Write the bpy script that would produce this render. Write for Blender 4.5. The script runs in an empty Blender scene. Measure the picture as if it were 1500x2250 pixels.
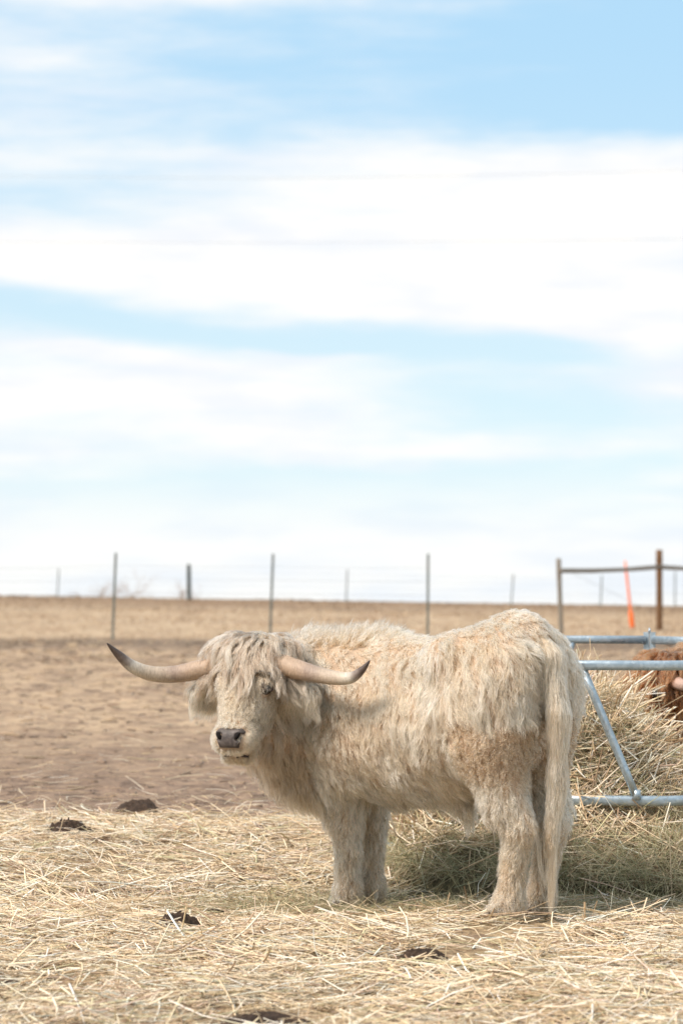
import bpy, math
import numpy as np
from mathutils import Vector, noise as mnoise

rng = np.random.default_rng(11)
SC = bpy.context.scene
COL = SC.collection
R = math.radians

# ------------------------------------------------------------------ camera
F = 85 / 36 * 2250            # focal length in pixels of the 1500x2250 photograph
EYE, HZ = 1.46, 1235.0        # eye height, pixel row of the true horizon
cam_d = bpy.data.cameras.new('camera')
cam = bpy.data.objects.new('camera', cam_d); COL.objects.link(cam)
cam_d.sensor_fit = 'VERTICAL'; cam_d.sensor_height = 36; cam_d.lens = 85
cam_d.clip_start = 0.1; cam_d.clip_end = 20000
cam.location = (0, 0, EYE)
cam.rotation_euler = (R(90) + math.atan((HZ - 1125) / F), 0, 0)
cam_d.dof.use_dof = True; cam_d.dof.focus_distance = 10.25; cam_d.dof.aperture_fstop = 3.0
SC.camera = cam
SC.view_settings.view_transform = 'Standard'; SC.view_settings.look = 'None'
SC.view_settings.exposure = 0.42; SC.view_settings.gamma = 1.0
SC.view_settings.use_curve_mapping = False
SC.render.resolution_x, SC.render.resolution_y = 682, 1024
SC.render.engine = 'CYCLES'
SC.cycles.use_denoising = True
SC.cycles.max_bounces = 7; SC.cycles.diffuse_bounces = 3; SC.cycles.glossy_bounces = 4
SC.cycles.transmission_bounces = 6; SC.cycles.transparent_max_bounces = 8

SUN_EL, SUN_AZ = R(48), R(-124)     # azimuth from +Y (view direction), negative = to the left
SUN_DIR = Vector((math.sin(SUN_AZ) * math.cos(SUN_EL), math.cos(SUN_AZ) * math.cos(SUN_EL), math.sin(SUN_EL)))


# ------------------------------------------------------------------ node helper
class NT:
    def __init__(s, tree):
        s.t = tree; s.n = tree.nodes; s.l = tree.links; s.n.clear()
    def node(s, typ, **kw):
        n = s.n.new(typ)
        for k, v in kw.items():
            setattr(n, k, v)
        return n
    def set(s, sock, v):
        if isinstance(v, bpy.types.NodeSocket):
            s.l.new(v, sock)
        elif v is not None:
            sock.default_value = v
    def math(s, op, a, b=None, c=None, clamp=False):
        n = s.node('ShaderNodeMath', operation=op, use_clamp=clamp)
        s.set(n.inputs[0], a)
        if b is not None: s.set(n.inputs[1], b)
        if c is not None: s.set(n.inputs[2], c)
        return n.outputs[0]
    def mix(s, fac, a, b, blend='MIX'):
        n = s.node('ShaderNodeMix', data_type='RGBA', blend_type=blend)
        s.set(n.inputs[0], fac)
        for i, v in ((6, a), (7, b)):
            if isinstance(v, tuple) and len(v) == 3: v = v + (1,)
            s.set(n.inputs[i], v)
        return n.outputs[2]
    def noise(s, vec, scale, detail=4, rough=.55, dim='3D', out=0):
        n = s.node('ShaderNodeTexNoise', noise_dimensions=dim)
        if vec is not None: s.set(n.inputs['Vector'], vec)
        n.inputs['Scale'].default_value = scale; n.inputs['Detail'].default_value = detail
        n.inputs['Roughness'].default_value = rough
        return n.outputs[out]
    def ss(s, v, a, b, lo=0., hi=1.):
        n = s.node('ShaderNodeMapRange', interpolation_type='SMOOTHSTEP')
        s.set(n.inputs[0], v)
        for i, x in zip((1, 2, 3, 4), (a, b, lo, hi)): s.set(n.inputs[i], x)
        return n.outputs[0]
    def mapping(s, vec, scale=(1, 1, 1), loc=(0, 0, 0)):
        n = s.node('ShaderNodeMapping')
        s.set(n.inputs['Vector'], vec); n.inputs['Scale'].default_value = scale; n.inputs['Location'].default_value = loc
        return n.outputs[0]
    def sep(s, vec):
        n = s.node('ShaderNodeSeparateXYZ'); s.set(n.inputs[0], vec); return n.outputs
    def bump(s, h, strength=.4, dist=.01):
        n = s.node('ShaderNodeBump'); s.set(n.inputs['Height'], h)
        n.inputs['Strength'].default_value = strength; n.inputs['Distance'].default_value = dist
        return n.outputs[0]


# ------------------------------------------------------------------ sky
world = bpy.data.worlds.new('World'); SC.world = world; world.use_nodes = True
w = NT(world.node_tree)
sky = w.node('ShaderNodeTexSky', sky_type='NISHITA', sun_disc=False)
sky.sun_elevation = SUN_EL; sky.sun_rotation = SUN_AZ
sky.altitude = 1600; sky.air_density = 1.0; sky.dust_density = 0.6; sky.ozone_density = 1.5
gen = w.node('ShaderNodeTexCoord').outputs['Generated']
dx, dy, dz = w.sep(gen)
az = w.math('ARCTAN2', dx, dy)
uu = w.math('MULTIPLY_ADD', az, F, 750.)                               # degrees of azimuth, in the photo's units
tanel = w.math('DIVIDE', dz, w.math('SQRT', w.math('ADD', w.math('MULTIPLY', dx, dx), w.math('MULTIPLY_ADD', dy, dy, 1e-6))))
vv = w.math('MULTIPLY_ADD', tanel, -F, HZ)
wv = w.mapping(gen, (9, 9, 30))
warp = w.noise(wv, 1.0, 3, .5, out=1)
wx, wy, wz = w.sep(warp)
uw = w.math('MULTIPLY_ADD', w.math('SUBTRACT', wx, .5), 380., uu)
vw = w.math('MULTIPLY_ADD', w.math('SUBTRACT', wy, .5), 170., vv)
n1 = w.noise(w.mapping(gen, (4.5, 4.5, 34)), 1.0, 7, .55)
n2 = w.noise(w.mapping(gen, (16, 16, 130), (3, 1, 7)), 1.0, 6, .6)
n3 = w.noise(w.mapping(gen, (40, 40, 190), (9, 2, 4)), 1.0, 6, .62)
field = w.math('ADD', w.math('MULTIPLY_ADD', n1, .62, w.math('MULTIPLY', n3, .36)), w.math('MULTIPLY', n2, .50))
# cloud banks and clear gaps: (azimuth u, height v, half widths, weight, slope)
BLOBS = [
    (1250, 400, 560, 120, .50, -.02), (1150, 560, 700, 120, .36, .0), (250, 565, 650, 55, .46, .08), (1000, 620, 700, 80, .36, .09),
    (60, 145, 260, 45, .30, .06), (-50, 330, 380, 40, .25, 0), (350, -20, 420, 26, .34, .0), (950, 310, 420, 36, .20, 0),
    (1420, 760, 260, 60, .40, .42), (1450, 850, 190, 40, .45, .15), (420, 865, 430, 58, .50, .05), (700, 775, 200, 16, .45, .06), (300, 778, 330, 20, .42, .06),
    (30, 880, 200, 60, .34, 0), (20, 1010, 300, 50, .30, 0), (620, 955, 330, 36, .30, .02), (1050, 968, 160, 20, .32, 0), (920, 1010, 90, 16, .25, 0),
    (1500, 110, 620, 180, -.60, .0), (550, 150, 480, 90, -.24, 0), (1450, 215, 340, 60, -.40, 0),
    (120, 685, 540, 48, -.62, .10), (1000, 760, 430, 48, -.66, .06), (1200, 890, 420, 60, -.55, 0), (60, 440, 420, 50, -.20, 0), (860, 480, 260, 34, -.22, 0), (420, 300, 500, 36, -.22, .0), (900, 1035, 600, 34, -.42, .0), (250, 1100, 280, 30, -.34, .05),
]
acc = w.math('ADD', field, -.09)
for (u0, v0, ru, rv, wt, sl) in BLOBS:
    du = w.math('DIVIDE', w.math('SUBTRACT', uw, float(u0)), float(ru))
    dv = w.math('DIVIDE', w.math('SUBTRACT', w.math('SUBTRACT', vw, float(v0)), w.math('MULTIPLY', du, float(sl * ru))), float(rv))
    q = w.math('ADD', w.math('MULTIPLY', du, du), w.math('MULTIPLY', dv, dv))
    g = w.math('POWER', 2.718, w.math('MULTIPLY', q, -1.0))
    acc = w.math('MULTIPLY_ADD', g, float(wt), acc)
cmask = w.ss(acc, .18, 1.12)
veil = w.ss(vv, 960., 1215., 0., .88)                                   # thin high cloud towards the horizon
cmask = w.math('MAXIMUM', cmask, veil)
grey = w.ss(w.noise(w.mapping(gen, (14, 14, 60), (1, 5, 2)), 1.0, 4, .5), .40, .70)
cloud_col = w.mix(grey, (7.8, 7.7, 7.55), (6.75, 7.05, 7.5))
hs = w.node('ShaderNodeHueSaturation'); w.set(hs.inputs['Color'], sky.outputs[0])
hs.inputs['Saturation'].default_value = 1.0; hs.inputs['Value'].default_value = 1.0
SKYV = hs
clear_air = w.mix(w.ss(vv, 0., 1000.), (3.75, 5.9, 7.6), (5.5, 6.9, 7.5))
blue = w.mix(.85, hs.outputs[0], clear_air)
skycol = w.mix(cmask, blue, cloud_col)
bg = w.node('ShaderNodeBackground'); w.set(bg.inputs[0], skycol); bg.inputs[1].default_value = 0.1
w.l.new(bg.outputs[0], w.node('ShaderNodeOutputWorld').inputs[0])

sd = bpy.data.lights.new('sun', 'SUN'); sd.energy = 3.9; sd.angle = R(20); sd.color = (1.0, .89, .79)
sun = bpy.data.objects.new('sun', sd); COL.objects.link(sun)
sun.rotation_euler = SUN_DIR.to_track_quat('Z', 'Y').to_euler()


# ------------------------------------------------------------------ helpers
def px(x, y, D):
    """world point seen at photo pixel (x, y) at distance D"""
    return np.array([(x - 750) / F * D, D, EYE - (y - HZ) / F * D])

def tag(o, label=None, cat=None, group=None, kind=None):
    for k, v in (('label', label), ('category', cat), ('group', group), ('kind', kind)):
        if v: o[k] = v
    return o

def empty(name, loc, label=None, cat=None, group=None):
    o = bpy.data.objects.new(name, None); COL.objects.link(o); o.location = tuple(loc); o.empty_display_size = .1
    return tag(o, label, cat, group)

def link(name, data, mat=None, parent=None, loc=None):
    o = bpy.data.objects.new(name, data); COL.objects.link(o)
    if mat is not None: data.materials.append(mat)
    if parent is not None: o.parent = parent
    if loc is not None: o.location = tuple(loc)
    return o

def mesh_np(name, V, Q, smooth=True, col=None):
    """mesh from numpy vertices and an (M,3) or (M,4) face array"""
    V = np.asarray(V, np.float32); Q = np.asarray(Q, np.int32)
    m = bpy.data.meshes.new(name); k = Q.shape[1]
    m.vertices.add(len(V)); m.vertices.foreach_set('co', V.ravel())
    m.loops.add(Q.size); m.loops.foreach_set('vertex_index', Q.ravel())
    m.polygons.add(len(Q)); m.polygons.foreach_set('loop_start', np.arange(0, Q.size, k, dtype=np.int32))
    m.polygons.foreach_set('use_smooth', np.full(len(Q), smooth))
    if col is not None:
        a = m.color_attributes.new('Col', 'FLOAT_COLOR', 'POINT')
        c = np.ones((len(V), 4), np.float32); c[:, :3] = col; a.data.foreach_set('color', c.ravel())
    m.update(calc_edges=True); m.validate()
    return m

def tube(pts, rad, n=12, power=2.0, caps=True, up=None):
    """verts, quads of a swept (super)elliptic tube"""
    P = np.asarray(pts, float); K = len(P); rad = np.broadcast_to(np.asarray(rad, float), (K,))
    T = np.gradient(P, axis=0); T /= np.linalg.norm(T, axis=1)[:, None]
    ref = np.array(up if up is not None else ((0, 0, 1) if abs(T[0, 2]) < .9 else (1, 0, 0)), float)
    a = np.linspace(0, 2 * np.pi, n, endpoint=False) + np.pi / n
    c, s = np.cos(a), np.sin(a)
    sc = (np.abs(c) ** power + np.abs(s) ** power) ** (-1 / power)
    V = []
    for i in range(K):
        u = np.cross(T[i], ref); u /= np.linalg.norm(u); v = np.cross(u, T[i])
        V.append(P[i] + rad[i] * (np.outer(c * sc, u) + np.outer(s * sc, v)))
    V = np.concatenate(V); Q = []
    for i in range(K - 1):
        for j in range(n):
            j2 = (j + 1) % n
            Q.append((i * n + j, i * n + j2, (i + 1) * n + j2, (i + 1) * n + j))
    if caps:
        for base, cc in ((0, P[0]), ((K - 1) * n, P[-1])):
            V = np.vstack([V, cc]); k = len(V) - 1
            for j in range(0, n, 2):
                q = (base + j, base + (j + 1) % n, base + (j + 2) % n, k)
                Q.append(q if base else q[::-1])
    return V, np.array(Q)

def join(parts):
    V, Q, o = [], [], 0
    for v, q in parts:
        V.append(v); Q.append(np.asarray(q) + o); o += len(v)
    return np.concatenate(V), np.concatenate(Q)

def box(c, s, rotz=0):
    c = np.array(c, float); s = np.array(s, float) / 2
    v = np.array([(x, y, z) for x in (-1, 1) for y in (-1, 1) for z in (-1, 1)], float) * s
    cr, sr = math.cos(rotz), math.sin(rotz)
    v = np.stack([v[:, 0] * cr - v[:, 1] * sr, v[:, 0] * sr + v[:, 1] * cr, v[:, 2]], 1) + c
    q = np.array([(0, 1, 3, 2), (4, 6, 7, 5), (0, 4, 5, 1), (2, 3, 7, 6), (0, 2, 6, 4), (1, 5, 7, 3)])
    return v, q

def sstep(x, a, b):
    t = np.clip((x - a) / (b - a), 0, 1); return t * t * (3 - 2 * t)

class VNoise:
    """smooth value noise on a lattice, vectorised"""
    def __init__(s, seed, n=64):
        s.n = n; s.g = np.random.default_rng(seed).random((n, n, n), dtype=np.float32)
    def __call__(s, x, y, z=None, octaves=1):
        x = np.asarray(x, float); y = np.asarray(y, float); z = np.zeros_like(x) if z is None else np.asarray(z, float)
        out = 0; amp = 1; tot = 0
        for o in range(octaves):
            k = 2.03 ** o; out = out + amp * s._one(x * k + 7.3 * o, y * k + 3.1 * o, z * k + 11.7 * o); tot += amp; amp *= .5
        return out / tot * 2 - 1
    def _one(s, x, y, z):
        n = s.n; i = np.floor(x).astype(int); j = np.floor(y).astype(int); k = np.floor(z).astype(int)
        f, g, h = x - i, y - j, z - k
        f = f * f * (3 - 2 * f); g = g * g * (3 - 2 * g); h = h * h * (3 - 2 * h)
        r = 0
        for a in (0, 1):
            for b in (0, 1):
                for c in (0, 1):
                    r = r + s.g[(i + a) % n, (j + b) % n, (k + c) % n] * (f if a else 1 - f) * (g if b else 1 - g) * (h if c else 1 - h)
        return r
NA, NB, NC = VNoise(1), VNoise(2), VNoise(3)


# ------------------------------------------------------------------ ground
def straw_mask(x, y):
    edge = 13.75 + .35 * NA(x * .8, y * .4, octaves=3) + .25 * NB(x * 2.3, y * 2.3)
    return 1 - sstep(y, edge - .75, edge + .45)

def ground_z(x, y):
    x = np.asarray(x, float); y = np.asarray(y, float)
    z = -.0154 * x * sstep(y, 25, 88) * np.clip(1 - (np.abs(x) - 40) / 200, 0, 1)
    fall = np.clip(y - 90, 0, None)
    z = z - fall * .03 * sstep(fall, 0, 60) - 1.2 * sstep(fall, 0, 30)
    near = 1 - sstep(y, 16, 40)
    z = z + near * (.016 * NA(x * 1.1, y * 1.1, octaves=3))
    s = straw_mask(x, y)
    z = z + s * (.022 * NB(x * 2.1, y * 3.0, octaves=2) + .012 * NC(x * 6, y * 7) + .01)
    z = z * (1 - .8 * np.exp(-(((x - .76) / .30) ** 2 + ((y - 10.16) / .25) ** 2)) - .8 * np.exp(-(((x - .08) / .30) ** 2 + ((y - 10.75) / .25) ** 2)) * (np.hypot(x - .76, y - 10.16) > .5))
    z = z - .115 * np.exp(-((y - 10.95) / .95) ** 2) * np.exp(-((x - .3) / 2.2) ** 4)
    z = z + .014 * NB(x * 3.3 + 5, y * 3.3, octaves=3) * sstep(y, 13.4, 14.6) * (1 - sstep(y, 26, 40))
    z = z + .05 * sstep(y, 20, 44) * NC(x * .25, y * .25, octaves=2) * (1 - sstep(y, 84, 90))
    return z

def axis(segs):
    out = []
    for a, b, n in segs: out.append(np.linspace(a, b, n, endpoint=False))
    return np.concatenate(out + [[segs[-1][1]]])

gx = axis([(-6000, -400, 8), (-400, -60, 14), (-60, -16, 26), (-16, -4, 32), (-4, 4.4, 300), (4.4, 16, 30), (16, 60, 26), (60, 400, 14), (400, 6000, 8)])
gy = axis([(-600, -40, 6), (-40, 0, 8), (0, 6, 20), (6, 15.5, 330), (15.5, 28, 150), (28, 45, 60), (45, 130, 90), (130, 400, 20), (400, 6000, 14)])
X, Y = np.meshgrid(gx, gy, indexing='xy')
V = np.stack([X.ravel(), Y.ravel(), ground_z(X.ravel(), Y.ravel())], 1)
nx, ny = len(gx), len(gy)
i = np.arange(nx * ny).reshape(ny, nx)
Q = np.stack([i[:-1, :-1], i[:-1, 1:], i[1:, 1:], i[1:, :-1]], -1).reshape(-1, 4)
sm = straw_mask(V[:, 0], V[:, 1])
gm = mesh_np('ground', V, Q, True, np.stack([sm, sm * 0, sm * 0], 1))

def mat(name):
    m = bpy.data.materials.new(name); m.use_nodes = True
    t = NT(m.node_tree); out = t.node('ShaderNodeOutputMaterial')
    b = t.node('ShaderNodeBsdfPrincipled'); t.l.new(b.outputs[0], out.inputs[0])
    b.inputs['Roughness'].default_value = .9
    b.inputs['Specular IOR Level'].default_value = .25
    t.b = b; t.out = out
    return m, t

M_ground, t = mat('dry_ground')
pos = t.node('ShaderNodeNewGeometry').outputs['Position']
gxs, gys, gzs = t.sep(pos)
d1 = t.noise(pos, .55, 5, .6); d2 = t.noise(pos, 3.2, 5, .6); d3 = t.noise(pos, 22, 4, .65); d4 = t.noise(t.mapping(pos, (1, .35, 1)), 1.3, 5, .62)
soil = t.mix(t.ss(d2, .35, .68), (.21, .14, .095), (.30, .205, .14))
soil = t.mix(t.ss(d3, .50, .75), soil, (.15, .098, .068))
trample = t.mix(t.ss(d3, .3, .7), (.41, .285, .18), (.53, .385, .25))       # trodden straw over the soil
d5 = t.noise(t.mapping(pos, (1, .6, 1)), 7.5, 7, .68)
far_amt = t.ss(t.math('MULTIPLY_ADD', t.math('SUBTRACT', d1, .5), 9., gys), 15.5, 23.)
litter = t.math('MULTIPLY', far_amt, t.ss(t.math('ADD', t.math('MULTIPLY', d4, .5), t.math('MULTIPLY', d5, .5)), .36, .56))
d6 = t.noise(pos, 2.4, 7, .66)
soil = t.mix(t.ss(d5, .53, .62, 0., .75), soil, (.095, .06, .042))  # darker flecks: shade of hoof pocks painted into the soil colour
soil = t.mix(t.ss(d5, .47, .36, 0., .75), soil, (.38, .27, .175))
d7 = t.noise(t.mapping(pos, (1, .7, 1), (4, 9, 0)), 5.5, 5, .7)
trample = t.mix(t.ss(d6, .52, .60, 0., .75), trample, (.21, .14, .092))  # pock shadows painted in as dark flecks, here and in the next mix
trample = t.mix(t.ss(d7, .56, .64, 0., .9), trample, (.155, .105, .072))
trample = t.mix(t.ss(d7, .42, .34, 0., .7), trample, (.62, .47, .31))
trample = t.mix(t.ss(d6, .45, .34, 0., .6), trample, (.58, .43, .27))
yard = t.mix(litter, soil, trample)
chaff = t.mix(t.ss(d3, .35, .65), (.24, .165, .095), (.50, .37, .22))
att = t.node('ShaderNodeVertexColor', layer_name='Col')
sr = t.sep(att.outputs[0])[0]
near_c = t.mix(t.math('MULTIPLY', sr, t.ss(d2, .30, .5)), yard, chaff)
g1 = t.noise(t.mapping(pos, (.35, .12, 1)), 1.0, 6, .62); g2 = t.noise(t.mapping(pos, (1, .25, 1), (5, 2, 0)), 1.7, 5, .6)
grass = t.mix(t.ss(g2, .32, .66), (.39, .28, .18), (.49, .365, .24))
grass = t.mix(t.ss(g1, .50, .72), grass, (.33, .22, .135))
crest = t.ss(t.math('MULTIPLY_ADD', t.math('SUBTRACT', g2, .5), 22., gys), 66., 84.)
grass = t.mix(t.math('MULTIPLY', crest, .8), grass, (.235, .15, .09))
fl = t.math('ABSOLUTE', t.math('SUBTRACT', t.math('MULTIPLY_ADD', t.math('SUBTRACT', g1, .5), 3., gys), 43.))
grass_mix = t.ss(t.math('MULTIPLY_ADD', t.math('SUBTRACT', d1, .5), 7., gys), 38., 47.)
c = t.mix(grass_mix, near_c, grass)
c = t.mix(t.ss(fl, 4.5, .6, 0., .8), c, (.15, .105, .072))                    # bare strip trodden along the fence
t.set(t.b.inputs['Base Color'], c)
h = t.math('ADD', t.math('MULTIPLY', d3, .5), d2)
t.set(t.b.inputs['Normal'], t.bump(t.math('MULTIPLY_ADD', d6, 2.5, h), .9, .06))
ground = tag(link('ground', gm, M_ground), kind='structure')


# ------------------------------------------------------------------ implicit bodies
class Field3:
    def __init__(s, lo, hi, h):
        s.lo = np.array(lo, float); s.h = h
        s.shape = tuple(np.ceil((np.array(hi) - s.lo) / h).astype(int) + 1)
        s.ax = [(s.lo[k] + h * np.arange(s.shape[k])).astype(np.float32) for k in range(3)]
        s.a = np.full(s.shape, .5, np.float32); s.prims = []
    def _win(s, lo, hi, pad=.10):
        w = []
        for k in range(3):
            i0 = max(int((lo[k] - pad - s.lo[k]) / s.h), 0); i1 = min(int((hi[k] + pad - s.lo[k]) / s.h) + 2, s.shape[k])
            w.append(slice(i0, max(i1, i0 + 1)))
        return tuple(w)
    def add(s, prim, k=.05, tag='body', sub=False):
        f, lo, hi = prim
        w = s._win(lo, hi)
        g = [s.ax[q][w[q]].reshape([-1 if r == q else 1 for r in range(3)]) for q in range(3)]
        d = f(*g).astype(np.float32); a = s.a[w]
        if sub:
            hh = np.clip(.5 - .5 * (a + d) / k, 0, 1); s.a[w] = a * (1 - hh) - d * hh + k * hh * (1 - hh)
        else:
            hh = np.clip(.5 + .5 * (d - a) / k, 0, 1); s.a[w] = d * (1 - hh) + a * hh - k * hh * (1 - hh)
            s.prims.append((tag, f))
    def cap(s, a, b, ra, rb, k=.05, tag='body', sub=False):
        a = np.array(a, float); b = np.array(b, float); ba = b - a; L2 = float(ba @ ba) + 1e-9
        def f(x, y, z):
            px_, py_, pz_ = x - a[0], y - a[1], z - a[2]
            tt = np.clip((px_ * ba[0] + py_ * ba[1] + pz_ * ba[2]) / L2, 0, 1)
            return np.sqrt((px_ - tt * ba[0]) ** 2 + (py_ - tt * ba[1]) ** 2 + (pz_ - tt * ba[2]) ** 2) - (ra + (rb - ra) * tt)
        r = max(ra, rb); s.add((f, np.minimum(a, b) - r, np.maximum(a, b) + r), k, tag, sub)
    def ell(s, c, B, rad, k=.05, tag='body', sub=False):
        """ellipsoid with orthonormal rows B as axes"""
        c = np.array(c, float); B = np.array(B, float); rad = np.array(rad, float)
        def f(x, y, z):
            p = (x - c[0], y - c[1], z - c[2]); k0 = 0; k1 = 0
            for q in range(3):
                u = (p[0] * B[q, 0] + p[1] * B[q, 1] + p[2] * B[q, 2]) / rad[q]
                k0 = k0 + u * u; k1 = k1 + (u / rad[q]) ** 2
            k0 = np.sqrt(k0); k1 = np.sqrt(k1) + 1e-6
            return k0 * (k0 - 1) / k1
        e = np.sqrt(((B * rad[:, None]) ** 2).sum(0)); s.add((f, c - e, c + e), k, tag, sub)
    def sample(s, P):
        q = (P - s.lo) / s.h
        q = np.clip(q, 0, np.array(s.shape) - 1.001); i = q.astype(int); f = q - i; r = 0
        for a in (0, 1):
            for b in (0, 1):
                for c in (0, 1):
                    wt = (f[:, 0] if a else 1 - f[:, 0]) * (f[:, 1] if b else 1 - f[:, 1]) * (f[:, 2] if c else 1 - f[:, 2])
                    r = r + wt * s.a[i[:, 0] + a, i[:, 1] + b, i[:, 2] + c]
        return r
    def grad(s, P, e=None):
        e = e or s.h * 1.2; g = np.empty_like(P)
        for k in range(3):
            o = np.zeros(3); o[k] = e; g[:, k] = s.sample(P + o) - s.sample(P - o)
        return g / (np.linalg.norm(g, axis=1)[:, None] + 1e-9)
    def mesh(s):
        """surface nets -> verts, quads"""
        A = s.a; ins = A < 0
        nxc, nyc, nzc = [n - 1 for n in A.shape]
        cnt = np.zeros((nxc, nyc, nzc), np.int8)
        for a in (0, 1):
            for b in (0, 1):
                for c in (0, 1):
                    cnt += ins[a:a + nxc, b:b + nyc, c:c + nzc]
        act = (cnt > 0) & (cnt < 8)
        idx = np.full(act.shape, -1, np.int64); I = np.argwhere(act); idx[act] = np.arange(len(I))
        S = np.zeros((len(I), 3)); N = np.zeros(len(I))
        corners = [(a, b, c) for a in (0, 1) for b in (0, 1) for c in (0, 1)]
        val = {c: A[I[:, 0] + c[0], I[:, 1] + c[1], I[:, 2] + c[2]].astype(float) for c in corners}
        for c in corners:
            for k in range(3):
                if c[k] == 0:
                    d = list(c); d[k] = 1; d = tuple(d); v0, v1 = val[c], val[d]
                    m = (v0 < 0) != (v1 < 0)
                    tt = np.where(m, v0 / np.where(m, v0 - v1, 1), 0)
                    p = np.tile(np.array(c, float), (len(I), 1)); p[:, k] += tt
                    S += p * m[:, None]; N += m
        V = s.lo + (I + S / N[:, None]) * s.h
        Q = []
        for k in range(3):
            sl0 = [slice(None)] * 3; sl1 = [slice(None)] * 3; sl0[k] = slice(0, -1); sl1[k] = slice(1, None)
            i0, i1 = ins[tuple(sl0)], ins[tuple(sl1)]
            e = np.argwhere(i0 != i1); u, v = (k + 1) % 3, (k + 2) % 3
            e = e[(e[:, u] > 0) & (e[:, v] > 0) & (e[:, u] < A.shape[u] - 1) & (e[:, v] < A.shape[v] - 1)]
            flip = ~i0[e[:, 0], e[:, 1], e[:, 2]]
            def at(du, dv):
                q = e.copy(); q[:, u] -= du; q[:, v] -= dv; return idx[q[:, 0], q[:, 1], q[:, 2]]
            q = np.stack([at(1, 1), at(0, 1), at(0, 0), at(1, 0)], 1)
            q[flip] = q[flip][:, ::-1]; Q.append(q)
        return V, np.concatenate(Q)
    def tags(s, P):
        names = []; best = np.full(len(P), 9.); out = np.zeros(len(P), int)
        for n, f in s.prims:
            if n not in names: names.append(n)
            d = f(P[:, 0], P[:, 1], P[:, 2]); m = d < best; best[m] = d[m]; out[m] = names.index(n)
        return out, names


def nrm(v):
    return v / (np.linalg.norm(v, axis=-1, keepdims=True) + 1e-9)


def hair_object(name, paths, radius, cols, material, parent, origin):
    """paths (N,K,3) world, radius (K,) or (N,K), cols (N,K,3)"""
    N, K, _ = paths.shape
    hc = bpy.data.hair_curves.new(name); hc.add_curves([K] * N)
    hc.attributes['position'].data.foreach_set('vector', (paths - origin).astype(np.float32).ravel()) if 'position' in hc.attributes else hc.position_data.foreach_set('vector', (paths - origin).astype(np.float32).ravel())
    ra = hc.attributes.get('radius') or hc.attributes.new('radius', 'FLOAT', 'POINT')
    ra.data.foreach_set('value', np.broadcast_to(radius, (N, K)).astype(np.float32).ravel())
    ca = hc.attributes.new('tint', 'FLOAT_COLOR', 'POINT')
    c = np.ones((N, K, 4), np.float32); c[..., :3] = cols
    ca.data.foreach_set('color', c.ravel())
    return link(name, hc, material, parent)


def grow(fld, P0, D0, flow, length, lift, grav, curl, freq, K, r, hug=.004, swirl=0., clear=.012):
    """guide strands: integrate flow + gravity, kept outside the skin"""
    N = len(P0); P = P0.copy(); out = [P.copy()]; st = (length / (K - 1))[:, None]
    d = nrm(D0); ph = r.random((N, 2)) * 6.283
    for k in range(1, K):
        tt = k / (K - 1)
        n = fld.grad(P)
        fl = flow - n * (flow * n).sum(1, keepdims=True) * .9
        want = nrm(fl) + n * (lift * (1 - tt))[:, None] + np.array([0, 0, -1.]) * (grav * (.3 + tt))[:, None]
        if swirl is not None:
            sv = np.stack([NA(P[:, 0] * 9, P[:, 1] * 9, P[:, 2] * 9), NB(P[:, 0] * 9, P[:, 1] * 9, P[:, 2] * 9), NC(P[:, 0] * 9, P[:, 1] * 9, P[:, 2] * 9)], 1)
            want = want + sv * np.asarray(swirl).reshape(-1, 1)
        d = nrm(d * .45 + nrm(want) * .55)
        side = nrm(np.cross(d, n)); 
        a = freq * tt * 6.283
        wob = side * np.cos(a + ph[:, 0])[:, None] + n * np.sin(a * .83 + ph[:, 1])[:, None] * .6
        P = P + nrm(d + wob * curl[:, None]) * st
        s = fld.sample(P); m = s < clear * min(1, tt * 1.6) + hug
        if m.any():
            push = (clear * min(1, tt * 1.6) + hug - s[m]).clip(0, .05)
            P[m] += fld.grad(P[m]) * push[:, None]
        out.append(P.copy())
    return np.stack(out, 1)


def clumped(fld, G, Nn, kids, spread, clump, r, len_var=(.7, 1.08), wig=.004, k_clump=1.4):
    """children round each guide, drawn together towards the tip"""
    N, K, _ = G.shape; Gk = np.repeat(G, kids, 0); M = len(Gk)
    n = np.repeat(Nn, kids, 0)
    rel = Gk - Gk[:, :1]
    off = r.normal(size=(M, 3)); off -= n * (off * n).sum(1, keepdims=True)
    off = nrm(off) * (np.sqrt(r.random((M, 1))) * np.repeat(spread, kids)[:, None])
    tt = np.linspace(0, 1, K)
    cl = np.repeat(clump, kids)[:, None] * tt[None] ** k_clump * r.uniform(.75, 1.05, (M, 1))
    s = r.uniform(*len_var, (M, 1))
    root = Gk[:, 0] + off
    dv = fld.sample(root); root = root - fld.grad(root) * (dv + .004)[:, None]
    off = root - Gk[:, 0]
    ph = r.random((M, 3)) * 6.283; fr = r.uniform(.6, 1.9, (M, 1))
    w_ = np.stack([np.sin(fr * tt * 6.283 + ph[:, q:q + 1]) - np.sin(ph[:, q:q + 1]) for q in range(3)], -1) * wig
    return Gk[:, :1] + rel * s[..., None] + off[:, None] * (1 - cl)[..., None] + w_ * tt[None, :, None]


def fur_material(name, rough=.45):
    m = bpy.data.materials.new(name); m.use_nodes = True; t = NT(m.node_tree)
    a = t.node('ShaderNodeAttribute', attribute_name='tint')
    out = t.node('ShaderNodeOutputMaterial')
    b = t.node('ShaderNodeBsdfHairPrincipled', model='CHIANG', parametrization='COLOR')
    t.l.new(a.outputs['Color'], b.inputs['Color'])
    b.inputs['Roughness'].default_value = rough; b.inputs['Radial Roughness'].default_value = .7
    b.inputs['Random Roughness'].default_value = .15
    t.l.new(b.outputs[0], out.inputs[0])
    return m


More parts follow.
